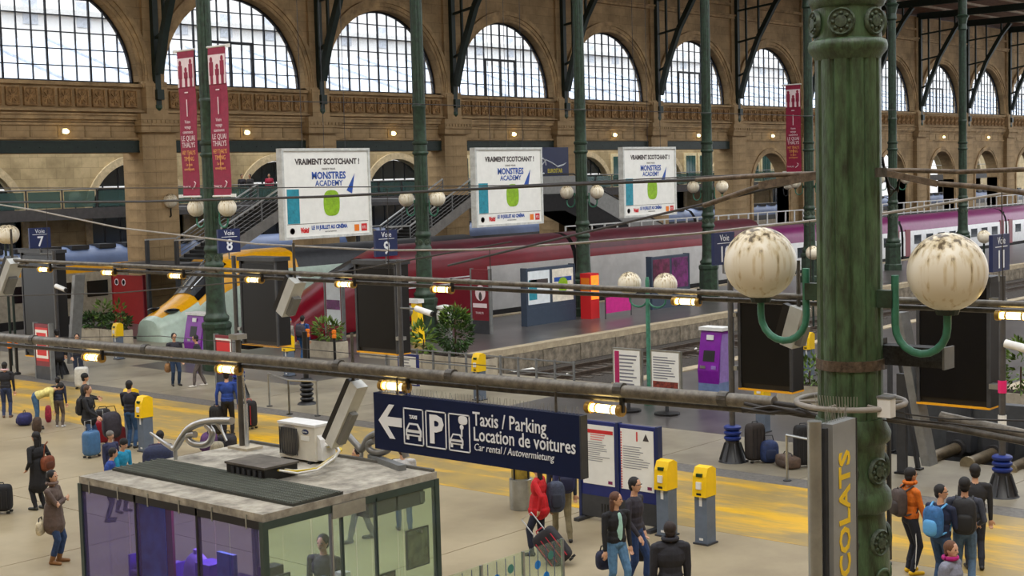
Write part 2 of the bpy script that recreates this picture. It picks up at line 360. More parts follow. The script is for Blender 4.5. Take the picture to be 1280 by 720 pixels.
for j in range(1, NH):
    z = GZ[j]; hw = math.sqrt(max(0, RR * RR - max(0, z - ZSP) ** 2)); t = .05
    bars.append(MB().box(-hw, hw, -.045, .045, z - t / 2, z + t / 2).mesh('glazing_bar', BARM))
fr_ = MB(); ar = MB()
def path_(r, zl): return [(-r, zl)] + [(-r * math.cos(PI * i / 28), ZSP + r * math.sin(PI * i / 28)) for i in range(29)] + [(r, zl)]
A, B = path_(RR - .1, ZS), path_(RR, ZS)
for (a, a2), (b, b2) in zip(zip(A, A[1:]), zip(B, B[1:])):
    fr_.add([(p[0], d, p[1]) for d in (-.08, .08) for p in (a, a2, b2, b)], [(0, 1, 2, 3), (7, 6, 5, 4), (4, 5, 1, 0)])
fr_.box(-RR, RR, -.08, .08, ZS, ZS + .1); frm = fr_.mesh('window_frame', BARM)
cas = MB()                                   # heavier opening casement seen in every second window
for x in (-1.44, 0, 1.44): cas.box(x - .07, x + .07, -.07, .07, ZS, GZ[3])
cas.box(-1.5, 1.5, -.07, .07, GZ[3] - .07, GZ[3] + .07); casm = cas.mesh('casement', BARM)
for k in range(-1, 11):
    wn = struct(ob('window_%d' % (k + 2), None, None, (X0 + BAY * k, YW + .55, 0)))
    ob('window_frame', frm, wn)
    for m in bars: ob('glazing_bar', m, wn)
    for m in panes: ob('pane', m, wn)
    if k % 2 == 0: ob('casement', casm, wn)
# ---- green girder over the open bays, wall lights, roof brackets, roof
gm = MB(); gm.box(-4.4, 4.4, -.22, .3, 8.32, 8.9); gm.box(-4.4, 4.4, -.25, .4, 8.32, 8.4); gm.box(-4.4, 4.4, -.25, .4, 8.82, 8.9)
for j in range(9): gm.lathe([(.05, -.04), (.05, .0)], 8, (-4 + j, -.2, 8.6))
gme = gm.mesh('girder', DKGREEN)
for k in range(-2, FIRST_ARCH): struct(ob('trim_girder', gme, None, (X0 + BAY * k, YW + .1, 0)))
order = ['first', 'second', 'third', 'fourth', 'fifth', 'sixth', 'seventh', 'eighth', 'ninth', 'tenth', 'eleventh', 'twelfth', 'thirteenth']
for k in range(-1, 10):
    t = thing('wall_lamp', (X0 + BAY * k + (.3 if k < 4 else .0), YW, 9.32), 'small lit lamp on the stone band below the %s arched window from the left' % order[k + 1], 'lamp', group='lamps along the stone band')
    MB().box(-.12, .12, -.18, 0, -.1, .14).build('housing', WHITE, t); MB().sph((0, -.24, 0), (.17, .1, .11), 12).build('bulb', GLOW, t, 60)
bk = MB()
bk.box(-.16, .16, -.42, -.08, 10.5, 21); bk.box(-.2, .2, -.6, .0, 10.9, 11.4)
bkd = MB(); pts = [(0, -.5, 12.2), (0, -1.1, 14.2), (0, -2.2, 16.8), (0, -3.7, 19.2), (0, -4.6, 20.3)]
for p, q in zip(pts, pts[1:]): bkd.bar(p, q, .34, .34, (1, 0, 0))
for p in pts[1:4]: bkd.bar((0, -.3, p[2] - .3), p, .14, .14, (1, 0, 0)); bkd.bar(p, (0, p[1], 20.5), .14, .14, (1, 0, 0))
bkt = MB(); bkt.box(-.14, .14, -18.6, 0, 20.3, 20.9)
foot = MB(); foot.lathe([(.06, 0), (.12, .15), (.16, .6), (.26, .75), (.26, .9)], 10, (0, -.24, 9.75))
m1, m2, m3, m4_ = bk.mesh('post', DKGREEN), bkd.mesh('brace', DKGREEN), bkt.mesh('tie_beam', DKGREEN), foot.mesh('corbel', GREEN)
for k in range(-1, 12):
    t = struct(ob('trim_roof_bracket', None, None, (X0 + BAY * (k - .5) + .1, YW, 0)))
    for n_, m in (('post', m1), ('brace', m2), ('tie_beam', m3), ('corbel', m4_)): ob(n_, m, t)
WOOD = M('roof_boards', (140, 106, 84), .8, var=.3, scale=2, stretch=(.3, 4, 1))
rm = MB(); rm.add([(XA, YW + 1.2, 20.7), (XB + 20, YW + 1.2, 20.7), (XB + 20, 40.8, 23.2), (XA, 40.8, 23.2), (XA, YW + 1.2, 20.9), (XB + 20, YW + 1.2, 20.9), (XB + 20, 40.8, 23.4), (XA, 40.8, 23.4)],
                  [(0, 1, 2, 3), (7, 6, 5, 4), (0, 4, 5, 1), (3, 2, 6, 7)])
CE = struct(rm.build('ceiling', WOOD))
pu = MB().box(XA, XB, -.12, .12, -.18, .06).mesh('purlin', M('purlin', (196, 180, 158), .7))
for j in range(7): ob('purlin', pu, CE, (0, 57.8 - j * 2.4, 20.95 + (60.3 - 57.8 + j * 2.4) * .122 - .1))
# ---- beyond the wall: mezzanine, back wall with arches, outside roofs
YB = 72.
_yw = YW
def back(a, b, d): return (a, YB + d, b)
wallpt = back; YWs = YW; YW = YB
bwm = MB(); bwr = MB()
for k in range(-2, 16):
    xc = 49.3 + BAY * k
    wall_with_arch(bwm, xc - BAY / 2, xc + BAY / 2, 0, 11.2, xc, 0, 4.9, 3.15, 0, .6, 20)
    arch_ring(bwr, xc, 0, 4.9, 3.17, 3.6, -.12, .02, 20)
struct(bwm.build('wall_back', STONE2)); struct(bwr.build('trim_back_arches', M('pale_trim', (206, 190, 156), .85, var=.15), smooth=40))
YW = YWs
bd = glass('dark_window', (30, 44, 50), .75, .15)
for k in range(-2, 9):
    xc = 49.3 + BAY * k; t = struct(ob('window_%d' % (k + 20), None, None, (xc, YB + .35, 0)))
    for i in range(6):
        for j, (z0, z1) in enumerate(((.1, 2.6), (2.7, 5.1), (5.2, 6.6), (6.7, 8.))):
            x = -3.1 + i * 1.04; c = [(x, z0), (x + .98, z0), (x + .98, z1), (x, z1)]
            for q in range(12):
                a0, a1 = PI * q / 12, PI * (q + 1) / 12; p, r = (3.1 * math.cos(a0), 4.9 + 3.1 * math.sin(a0)), (3.1 * math.cos(a1), 4.9 + 3.1 * math.sin(a1))
                c = clip(c, lambda s_: (r[0] - p[0]) * (s_[1] - p[1]) - (r[1] - p[1]) * (s_[0] - p[0])) if c else c
            if len(c) > 2: MB().prism(c, lambda a, b, d: (a, d, b), -.01, .01).build('pane', bd, t)
    for i in range(1, 6): MB().box(-3.15 + i * 1.04, -3.09 + i * 1.04, -.05, .05, 0, 4.9 + math.sqrt(max(0, 9.6 - (-3.12 + i * 1.04) ** 2))).build('glazing_bar', BARM, t)
teal = glass('teal_window', (40, 96, 100), .7, .1)
for k in range(-2, 9):                                     # tall windows between the back arches
    xc = 49.3 + BAY * (k + .5)
    if k < 1: continue
    for s_ in (-1, 1):
        t = struct(ob('window_%d' % (40 + 2 * k + (s_ > 0)), None, None, (xc + s_ * 1.1, YB - .05, 5.6)))
        MB().box(-.95, .95, -.06, .06, -.1, 2.7).build('window_frame', M('cream_frame', (226, 214, 176), .6), t)
        for i in range(3): MB().box(-.72 + i * .49, -.72 + i * .49 + .45, -.09, -.03, .1, 2.45).build('pane', teal, t)
mz = MB(); mz.box(XA, XB, 69.3, YB, 5.1, 5.5); mz.box(XA, XB, 69.2, 69.35, 4.95, 5.55); struct(mz.build('floor_mezzanine', M('slab_grey', (88, 88, 90), .8)))
rl = struct(ob('trim_mezzanine_railing', None, None, (0, 69.4, 5.5)))
MB().tube([(XA, 0, 1.08), (XB, 0, 1.08)], .035, 6).build('handrail', GREY, rl)
pst = MB().box(-.03, .03, -.03, .03, 0, 1.08).mesh('baluster', DGREY); gp = MB().box(-.95, .95, -.01, .01, .1, .98).mesh('glass_panel', glass('rail_glass', (110, 150, 150), .35, .1))
for j in range(50): ob('baluster', pst, rl, (32 + j * 2.15, 0, 0)); ob('glass_panel', gp, rl, (33.07 + j * 2.15, 0, 0))
# outside, seen through the arched windows: glazed shed roof and the pale house behind it
SLATE = M('shed_glass_roof', (212, 222, 238), .4, var=.12, scale=1)
sh = MB(); sh.add([(0, 74, 11.4), (240, 74, 11.4), (240, 92, 17.2), (0, 92, 17.2)], [(0, 1, 2, 3)]); sh.add([(0, 74, 11.2), (240, 74, 11.2), (240, 74, 11.4), (0, 74, 11.4)], [(0, 1, 2, 3)])
SH = tag(sh.build('shed_roof', SLATE), 'pale blue glazed shed roof seen through the tall arched windows', 'roof')
rib = MB().bar((0, 74, 11.5), (0, 92, 17.3), .12, .14).mesh('roof_rib', M('rib_grey', (190, 198, 212), .6))
for j in range(36): ob('roof_rib', rib, SH, (20 + j * 6, 0, 0))
hs = thing('apartment_house', (0, 112, 0), 'pale long house with rows of windows beyond the glazed shed', 'building')
MB().box(-40, 300, 0, 8, 0, 26).build('facade', M('house_white', (248, 247, 245), .9, var=.02), hs)
MB().box(-40, 300, -.5, 0, 21.6, 22.1).build('cornice', WHITE, hs)
hw = MB().box(-.7, .7, -.08, .05, 0, 2.2).mesh('window', M('house_window', (206, 212, 222), .3))
for r_ in range(3):
    for j in range(40): ob('window', hw, hs, (20 + j * 5.2, 0, 14.5 + r_ * 3.6 - 1))

# ---- unseen rest of the hall, added to shade the interior: nave roof with its open glazed middle, far aisle and end walls
nr = MB()
for (ya, za, yb, zb) in ((41.8, 23.3, 34.5, 26.1), (6., 23.3, 13.3, 26.1), (-7., 21.8, -12, 21)):
    nr.add([(-10, ya, za), (190, ya, za), (190, yb, zb), (-10, yb, zb), (-10, ya, za + .2), (190, ya, za + .2), (190, yb, zb + .2), (-10, yb, zb + .2)], [(0, 1, 2, 3), (7, 6, 5, 4), (0, 4, 5, 1), (3, 2, 6, 7)])
struct(nr.build('ceiling_nave', WOOD))
struct(MB().box(-10, 190, -12.5, -12, 0, 21.2).build('wall_right', STONE)); struct(MB().box(-10.5, -10, -12.5, 82, 0, 28).build('wall_rear', STONE))
# ================================================================ IRON COLUMNS
IRON = M('column_green', (40, 62, 46), .5, var=.32, scale=5, bump=.25, bscale=30, dark=(22, 32, 22))
IRONW = M('column_green_worn', (62, 86, 58), .45, var=.35, scale=9, bump=.25, bscale=45, dark=(34, 42, 26), stretch=(1.6, 1.6, .4))
PIPEG = M('lamp_green', (58, 122, 98), .45, var=.2, scale=6)
RUST = M('rusty_band', (98, 84, 70), .6, .5, var=.3, scale=20)
GLOBE = bpy.data.materials.new('globe_dirty'); MATS['globe'] = GLOBE; GLOBE.use_nodes = True
def _globe():
    N, L = GLOBE.node_tree.nodes, GLOBE.node_tree.links; b = N['Principled BSDF']; b.inputs['Roughness'].default_value = .35
    b.inputs['Subsurface Weight'].default_value = .0
    tc = N.new('ShaderNodeTexCoord'); sp = N.new('ShaderNodeSeparateXYZ'); L.new(tc.outputs['Object'], sp.inputs[0])
    mp = N.new('ShaderNodeMapping'); mp.inputs['Scale'].default_value = (20, 20, 1.); L.new(tc.outputs['Object'], mp.inputs[0])
    nz = N.new('ShaderNodeTexNoise'); nz.inputs['Scale'].default_value = 1; nz.inputs['Detail'].default_value = 6; L.new(mp.outputs[0], nz.inputs['Vector'])
    ma = N.new('ShaderNodeMapRange'); ma.inputs[1].default_value = .0; ma.inputs[2].default_value = .36; ma.inputs[3].default_value = -.13; ma.inputs[4].default_value = .14; L.new(sp.outputs[2], ma.inputs[0])
    ad = N.new('ShaderNodeMath'); ad.operation = 'ADD'; L.new(nz.outputs[0], ad.inputs[0]); L.new(ma.outputs[0], ad.inputs[1])
    r = N.new('ShaderNodeValToRGB'); L.new(ad.outputs[0], r.inputs[0]); e = r.color_ramp.elements
    e[0].position = .42; e[0].color = lin((226, 218, 198)); e[1].position = .66; e[1].color = lin((92, 76, 50)); q = e.new(.55); q.color = lin((206, 190, 154))
    L.new(r.outputs[0], b.inputs['Base Color'])
_globe()
FLUTE = lambda j: (.93 if j % 6 == 0 else 1.)
def column(name, x, y, label, arms=True, big=False):
    t = thing(name, (x, y, 0), label, 'column', group='cast iron columns')
    mt = IRONW if big else IRON
    MB().lathe([(.58, 0), (.58, .35), (.52, .42), (.5, 1.45), (.54, 1.55), (.54, 1.68), (.46, 1.75)], 8).build('plinth', mt, t)
    MB().lathe([(.42, 1.75), (.46, 1.82), (.46, 1.92), (.38, 2.), (.36, 2.1), (.335, 2.5), (.33, 3.3), (.3, 3.55), (.29, 3.66), (.345, 3.7), (.355, 3.77), (.345, 3.84), (.3, 3.9), (.29, 4.2), (.3, 4.26), (.34, 4.3), (.35, 4.37), (.32, 4.43), (.3, 4.5)], 32).build('lower_shaft', mt, t, 50)
    MB().lathe([(.283, 4.45), (.28, 7.72)], 72, flute=FLUTE).build('fluted_shaft', mt, t)
    MB().lathe([(.28, 7.62), (.3, 7.66), (.335, 7.7), (.34, 7.74), (.33, 7.78), (.29, 7.8), (.285, 8.06), (.31, 8.08), (.33, 8.12), (.325, 8.2), (.27, 8.24), (.26, 9.55), (.29, 9.6), (.29, 9.68), (.26, 9.74)], 32).build('collar', mt, t, 50)
    MB().lathe([(.262, 9.7), (.245, 15.9)], 72, flute=FLUTE).build('upper_shaft', mt, t)
    MB().lathe([(.25, 15.85), (.32, 15.95), (.3, 16.1), (.27, 16.3), (.36, 16.7), (.46, 16.85), (.3, 16.95), (.3, 23)], 16).build('capital', mt, t)
    ro = MB()
    ro.lathe([(.12, 0), (.12, .02), (.108, .035), (.095, .02), (.05, .02), (.05, .04), (.02, .045)], 16); [ro.sph((.07 * math.cos(a_), .07 * math.sin(a_), .025), (.018, .018, .014), 6) for a_ in [i_ * PI / 4 for i_ in range(8)]]; rom = ro.mesh('rosette', M('rosette_iron', (70, 84, 66), .6, var=.4, scale=25), 40)
    for a in range(0, 360, 60):
        for z, r0 in ((4.05, .285), (3.42, .3), (7.93, .28)):
            if z < 5 or big:
                q = ob('rosette', rom, t, (r0 * math.cos(math.radians(a + 18)), r0 * math.sin(math.radians(a + 18)), z)); q.rotation_euler = (0, PI / 2, math.radians(a + 18))
    if big:                                   # scrolls cast on the lower shaft
        for a in range(0, 360, 60):
            an = math.radians(a + 18); pts = []
            for i in range(26):
                u = i / 25 * 5.2; rr = .13 * (1 - i / 32); da, dz = rr * math.cos(u) / .335, rr * math.sin(u)
                pts.append((.335 * math.cos(an + da), .335 * math.sin(an + da), 3.08 + dz))
            MB().tube(pts, .016, 6).build('scroll', mt, t, 60)
        MB().lathe([(.29, 4.93), (.297, 4.93), (.297, 5.02), (.29, 5.02)], 32).build('steel_band', RUST, t)
    return t
def globe_lamp(x, y, z, sgn, label, det=True, r=.33):
    """green U-shaped arm with globe, arm leaves the column towards sgn*Y"""
    t = thing('globe_lamp', (x, y + sgn * .28, z), label, 'lamp', group='globe lamps on columns')
    s = sgn; n = 10
    MB().box(-.045, .045, *((-.02, .14) if s > 0 else (-.14, .02)), -.2, -.05).build('bracket', IRON, t)
    pts = [(0, s * .15, .08), (0, s * .15, -.35)] + [(0, s * (.15 + .235 - .235 * math.cos(PI * i / n)), -.35 - .235 * math.sin(PI * i / n)) for i in range(1, n + 1)] + [(0, s * .62, -.2)]
    MB().tube(pts, .033, 10).build('arm', PIPEG, t, 60)
    MB().sph((0, 0, 0), r, 40 if det else 20).build('globe', GLOBE, t, 80, (0, s * .62, .12))
    MB().lathe([(.09, 0), (.11, .06)], 12).build('fitting', DKGREEN, t, None, (0, s * .62, -.24))
    return t
XC = [31.74 + 10.72 * k for k in range(7)]; YC = 41.82
for k, x in enumerate(XC): column('iron_column', x, YC, 'green fluted iron column, %s from the left in the far row' % order[k])
for k, x in enumerate(XC[:6]):
    for s_, w_ in ((1, 'left'), (-1, 'right')):
        globe_lamp(x, YC, 5.72, s_, 'white globe lamp on the %s of the %s green column from the left' % (w_, order[k]), False)
BC = column('iron_column', 11.4, 6.0, 'huge weathered green fluted column in the foreground', big=True)
globe_lamp(11.4, 6.0, 5.72, 1, 'large dirty globe lamp just left of the foreground column'); globe_lamp(11.4, 6.0, 5.68, -1, 'large dirty globe lamp just right of the foreground column')
# small lamp post with two globes between the notice boards
pz = G(812, 506); t = thing('lamp_post', (pz.x, pz.y, 0), 'slim green post with two globes between the notice boards', 'lamp post')
MB().lathe([(.16, 0), (.16, .1), (.07, .3), (.06, 3.6), (.04, 3.7)], 12).build('pole', PIPEG, t, 50)
for s_ in (1, -1):
    n = 8; MB().tube([(0, 0, 3.05)] + [(0, s_ * (.33 - .3 * math.cos(PI * i / n)), 3.05 - .22 * math.sin(PI * i / n)) for i in range(n + 1)] + [(0, s_ * .63, 3.2)], .03, 8).build('arm', PIPEG, t, 60)
    MB().sph((0, 0, 0), .34, 24).build('globe', GLOBE, t, 80, (0, s_ * .63, 3.5))
# wall globes on the pillars
for i, (px, py, Y) in enumerate(((213, 251, 59.8), (94, 247, 71.8), (985, 232, 59.8), (1016, 316, 30), (1230, 296, 26), (6, 293, 50), (12, 293, 49.))):
    p = onY(px, py, Y); lab = ['globe lamp on the wide stone pillar at left', 'globe lamp on the far pale wall at left', 'globe lamp on a stone pillar left of the foreground column', 'globe lamp half hidden behind the foreground column',
                               'globe lamp behind the track eleven sign', 'left globe of the pair at the left edge', 'right globe of the pair at the left edge'][i]
    t = thing('globe_lamp', p, lab, 'lamp', group='other globe lamps'); r = .36 if i not in (3, 4) else .3
    MB().sph((0, 0, 0), r, 20).build('globe', GLOBE, t, 80)
    if i < 3: MB().tube([(0, .45, -.2), (0, .4, -.7), (0, .2, -.85), (0, 0, -.75), (0, 0, -r)], .04, 8).build('arm', BLACK, t, 60)
    else: MB().tube([(0, 0, -r), (0, 0, -p.z)], .05, 8).build('pole', DKGREEN, t, 60)
# ---- banners on the columns
BORD = M('banner_burgundy', (142, 26, 60), .65, var=.1); PINKW = M('banner_white', (232, 214, 218), .7, var=.05); GOLD = M('banner_gold', (224, 160, 90), .7, var=0)
def banner(x, yc, z0, z1, label, side):
    wd = .98; t = thing('hanging_banner', (x - .3, yc, z0), label, 'banner', group='burgundy banners'); h = z1 - z0
    b = MB(); n = 14
    for i in range(n):
        f0, f1 = h * i / n, h * (i + 1) / n; o0, o1 = (.02 * math.sin(i * .9), .02 * math.sin((i + 1) * .9)); b.add([(o0, -wd / 2, f0), (o0, wd / 2, f0), (o1, wd / 2, f1), (o1, -wd / 2, f1), (o0 + .012, -wd / 2, f0), (o0 + .012, wd / 2, f0), (o1 + .012, wd / 2, f1), (o1 + .012, -wd / 2, f1)], [(0, 1, 2, 3)[::-1], (4, 5, 6, 7), (0, 4, 7, 3), (1, 2, 6, 5)])
    b.build('cloth', BORD, t)
    for z in (0, h): MB().tube([(0, -wd / 2 - .05, z), (0, wd / 2 + .05, z)], .035, 8).build('rail', WHITE, t)
    for z in (.02, h - .02): MB().box(-.02, .02, *((wd / 2, wd / 2 + .25) if side < 0 else (-wd / 2 - .25, -wd / 2)), z - .06, z + .06).build('bracket', WHITE, t)
    MB().box(-.03, -.024, -wd / 2 + .02, wd / 2 - .02, h - 1.3, h - .28).build('picture', PINKW, t)
    pic = MB()
    for (yy, hh) in ((.3, .95), (-.02, .7), (-.3, .98)):
        pic.sph((-.034, yy, h - 1.3 + hh - .1), (.006, .08, .1), 10); pic.box(-.037, -.031, yy - .11, yy + .11, h - 1.3 + .3, h - 1.3 + hh - .18); pic.box(-.037, -.031, yy - .08, yy + .07, h - 1.3, h - .98)
    pic.build('silhouette', BORD, t)
    li = MB(); li.box(-.033, -.028, -.02, .02, h - 2.35, h - 1.75); li.box(-.033, -.028, -.1, .1, h - 1.52, h - 1.48); li.build('printed_line', PINKW, t)
    lg = MB(); lg.box(-.033, -.028, -.012, .012, .95, 1.55); lg.lathe([(.075, 0), (.075, .004), (.05, .004), (.05, 0)], 12, (0, 0, 0)); o = lg.build('printed_mark', GOLD, t)
    yd, zd = (0, -1, 0), (0, 0, 1)
    for i, (s_, sz, mt) in enumerate((('Votre', .17, PINKW), ('voyage', .17, PINKW), ('commence', .17, PINKW), ('LE QUAI', .27, PINKW), ('THALYS', .27, PINKW), ('HEY THALYS', .22, GOLD), ('TIMING', .22, GOLD), ('Le train', .15, GOLD), ('enveloppant.', .15, GOLD))):
        text(s_, sz, mt, t, (-.034, 0, h - [2.6, 2.78, 2.96, 3.22, 3.46, 3.72, 3.94, 4.12, 4.28][i]), yd, zd, 'CENTER', sx=.8 if i != 5 else .62)
    text('THALYS', .13, PINKW, t, (-.034, .2, .3), yd, zd, 'CENTER'); MB().tube([(-.03, -.12, .28), (-.03, -.25, .36), (-.03, -.32, .48), (-.03, -.24, .54)], .018, 6).build('printed_mark', PINKW, t)
    return t
banner(XC[0], YC + .75, 6.25, 11.47, 'burgundy banner with white silhouettes left of the first green column', -1)
banner(XC[0], YC - 1.05, 6.25, 11.47, 'burgundy banner with white silhouettes right of the first green column', 1)
banner(XC[4], YC + .82, 6.45, 11.55, 'lone burgundy banner beside the foreground column top', -1)
# ---- hanging billboards
PAPER = M('poster_white', (232, 232, 226), .55, var=.03); BLUE = M('print_blue', (28, 74, 156), .5, var=0); INK = M('print_ink', (66, 58, 58), .6, var=0)
TEALP = M('print_teal', (36, 140, 160), .5, var=.15, scale=6); LIME = M('print_lime', (140, 184, 30), .5, var=.15, scale=6); REDP = M('print_red', (200, 36, 40), .5, var=0); ORG = M('print_orange', (226, 120, 24), .5, var=0)
def billboard(xc, label):
    t = thing('billboard', (xc, 41.78, 4.55), label, 'billboard', group='white hanging billboards'); W, H_ = 4.42, 3.34
    MB().box(-W / 2, W / 2, -.1, .1, 0, H_).build('panel', PAPER, t)
    f = MB()
    for a, b, c, d in ((-W / 2 - .05, W / 2 + .05, -.05, .05), (-W / 2 - .05, W / 2 + .05, H_ - .05, H_ + .05), (-W / 2 - .05, -W / 2 + .05, .05, H_ - .05), (W / 2 - .05, W / 2 + .05, .05, H_ - .05)): f.box(a, b, -.15, .15, c, d)
    f.build('frame', M('billboard_frame', (200, 202, 198), .5), t)
    for x in (-1.1, 0, 1.1): MB().tube([(x, 0, H_), (x, 0, H_ + 8)], .012, 5).build('hanger', DGREY, t)
    e = -.105; xd, zd = (1, 0, 0), (0, 0, 1)
    text('VRAIMENT SCOTCHANT !', .3, INK, t, (.08, e, 2.78), xd, zd, 'CENTER', bold=.012, sx=.94)
    text('DISNEY PIXAR', .11, INK, t, (.1, e, 2.56), xd, zd, 'CENTER')
    text('MONSTRES', .38, BLUE, t, (.1, e, 2.22), xd, zd, 'CENTER', bold=.012, sx=.92); text('ACADEMY', .3, BLUE, t, (.1, e, 1.95), xd, zd, 'CENTER', bold=.006)
    MB().box(-W / 2 + .18, -W / 2 + .78, e - .002, e + .004, .55, 1.85).build('printed_panel', TEALP, t)
    MB().sph((.2, e, 1.28), (.42, .008, .5), 24, .7).build('printed_panel', LIME, t)
    MB().prism([(1.0, 1.75), (1.45, 2.4), (1.28, 1.62)], lambda a, b, d: (a, d, b), e - .002, e + .004).build('printed_pennant', BLUE, t)
    MB().box(-W / 2 + .15, W / 2 - .12, e - .002, e + .003, .52, .535).build('printed_line', INK, t)
    text('LE 10 JUILLET AU CINÉMA', .2, BLUE, t, (.05, e, .3), xd, zd, 'CENTER', bold=.01, sx=.8); text('voir les horaires', .09, INK, t, (.1, e, .17), xd, zd, 'CENTER')
    text('Voici', .25, REDP, t, (-1.42, e, .2), xd, zd, 'LEFT', bold=.02, shear=.15, sx=.8)
    MB().box(1.35, 1.6, e - .002, e + .003, .14, .4).build('printed_logo', ORG, t); MB().box(1.72, 2.02, e - .002, e + .003, .13, .42).build('printed_logo', REDP, t); text('RTL', .16, PAPER, t, (1.87, e - .004, .22), xd, zd, 'CENTER', sx=.8)
    MB().lathe([(.12, 0), (.12, .004), (.1, .004), (.1, 0)], 14).build('printed_logo', INK, t, None, (-1.82, e, .27)).rotation_euler = (PI / 2, 0, 0)
    return t
billboard(37.15, 'white film billboard hanging between the first and second green columns'); billboard(47.85, 'white film billboard beside the dark blue hanging board'); billboard(58.5, 'white film billboard farthest right, narrowest in view')
NAVY = M('sign_navy', (26, 40, 84), .45, var=.06); SIGNW = M('sign_white', (226, 230, 236), .45, var=0); YEL = M('print_yellow', (226, 208, 40), .5, var=0)
t = thing('hanging_board', (71.9, 58.8, 5.9), 'dark blue hanging board with silver swoosh and yellow lettering', 'board')
MB().box(-1.55, 1.45, -.08, .08, 0, 2.55).build('panel', NAVY, t); MB().box(-1.55, 1.45, -.1, -.06, .55, .62).build('lower_rail', GREY, t)
text('EUROSTAR', .36, YEL, t, (-.72, -.085, .92), (1, 0, 0), (0, 0, 1), bold=.008, sx=.85)
MB().tube([(-1.25 + .36 * math.cos(a), -.09, 1.35 + .5 * math.sin(a)) for a in [.1 + i * .42 for i in range(13)]], .05, 6).build('printed_mark', SIGNW, t); MB().tube([(-1.3, -.09, 1.4), (-.9, -.09, 1.75), (-.3, -.09, 1.55), (.3, -.09, 1.3), (.9, -.09, 1.42), (1.2, -.09, 1.55)], .05, 6, rs=[.02, .05, .06, .06, .05, .01]).build('printed_mark', SIGNW, t)
# ================================================================ TRAINS
def loft(secs, closed=True):
    mb = MB(); n = len(secs[0][1])
    for x, pr in secs: mb.v += [(x, y, z) for y, z in pr]
    for i in range(len(secs) - 1):
        for j in range(n - 1): a = i * n + j; mb.f.append((a, a + n, a + n + 1, a + 1)); mb.mi.append(0)
    mb.f.append(tuple(range(n))); mb.mi.append(0); mb.f.append(tuple((len(secs) - 1) * n + j for j in reversed(range(n)))); mb.mi.append(0)
    return mb
BASEP = [(-1.38, -.35), (-1.45, .2), (-1.45, 1.1), (-1.45, 1.75), (-1.42, 2.35), (-1.34, 2.75), (-1.2, 3.1), (-.9, 3.45), (-.45, 3.62), (0, 3.66)]
BASEP = BASEP + [(-y, z) for y, z in reversed(BASEP[:-1])]
def nose_sec(f, low=-.25, pw=.8):
    """f 0..1 : tip..full section"""
    hs = .24 + .76 * f ** pw if not isinstance(pw, tuple) else float(np.interp(f, *pw)); ws = .6 + .4 * min(1, f * 1.6) ** .5
    out = []
    for y, z in BASEP:
        zz = low + (z - low) * hs if z > low else z * .6 + low * .4
        out.append((y * ws * (1 if z < 1.2 else (.86 + .14 * f)), zz))
    return out
def train_paint(mb, rule):
    for i, f in enumerate(mb.f):
        c = np.mean([mb.v[j] for j in f], axis=0); mb.mi[i] = rule(c[0], c[1], c[2]) if len(f) == 4 or c[0] < 1 else 3
TRED = M('train_red', (122, 12, 34), .3, var=.08, scale=1); TMAR = M('train_maroon', (92, 34, 46), .45, var=.15, scale=1); TGRY = M('train_silver', (196, 196, 196), .35, .2, var=.08, scale=1)
TWHT = M('train_white', (226, 228, 230), .3, var=.05); TPUR = M('train_purple', (126, 38, 100), .35, var=.08); TBLK = M('train_black', (16, 18, 22), .25, var=.05); TYEL = M('train_yellow', (238, 172, 14), .3, var=.06); TUND = M('train_underside', (34, 32, 32), .8, var=.2)
TMINT = M('train_pale', (190, 210, 196), .3, var=.06)
def train(x0, yc, label, rule, mats, body=14., coaches=4, clen=18.5, crule=None, nosel=5.6, pw=.8, ws=None):
    t = thing('train', (x0, yc, 0), label, 'train')
    secs = [(nosel * u, nose_sec(u ** .9, -.25, pw)) for u in (0, .02, .06, .12, .2, .28, .36, .44, .52, .6, .68, .76, .88, 1.)] + [(nosel + d, BASEP) for d in (2, 3.2, 4.4, 5.6, 6.8, 8, 9.2, 10.4, body - nosel)]
    mb = loft(secs); train_paint(mb, rule); mb.build('power_car', mats, t, 50)
    if ws:
        wb = MB()
        for f in mb.f:
            c = np.mean([mb.v[j] for j in f], axis=0)
            if ws[0] < c[0] < ws[1] and abs(c[1]) < ws[2] and c[2] > 1.2 and len(f) == 4: wb.add([(mb.v[j][0] - .02, mb.v[j][1] * 1.01, mb.v[j][2] + .025) for j in f], [(0, 1, 2, 3)])
        wb.build('windscreen', TBLK, t)
    for c in range(coaches):
        low = (c >= 1 and x0 > 37) or x0 < 37; prof = [(y, z * .82 if z > 0 else z) for y, z in BASEP] if low else BASEP; dz_ = -.2 if low else 0
        xs = body + .35 + c * (clen + .35); cb = loft([(xs + clen * i / 20, prof) for i in range(21)]); train_paint(cb, crule); co = cb.build('coach', mats, t, 50)
        wm = MB().box(-.55, .55, -.02, .02, 1.15, 1.8).mesh('coach_window', M('coach_glass', (36, 44, 54), .12, var=0))
        if c < 4 and (c > 0 or x0 < 37):
            for j in range(8): ob('coach_window', wm, co, (xs + 2.3 + j * 2., -1.455, dz_))
            for xx in (xs + .7, xs + clen - .7): MB().box(xx - .38, xx + .38, -1.47, -1.4, .1, 2.05).build('door', mats[0], co)
            MB().box(xs + .3, xs + clen - .3, -1.3, 1.3, -.85, -.35).build('bogie_skirt', TUND, co)
        MB().box(xs - .37, xs + .02, -1.2, 1.2, -.3, 2.7).build('gangway', TUND, co)
    MB().box(.8, body, -1.25, 1.25, -.7, -.3).build('underframe', TUND, t)
    return t
def thal(x, y, z):
    if z < -.05: return 3
    if z > 3.05 and x > 6: return 1
    if z > 2.42 - max(0, min(1, (12.5 - x) / 4)) * 6: return 0
    return 2
def thal_c(x, y, z): return 3 if z < -.05 else (4 if z > 2.5 else (2 if z > 1.9 else 5))
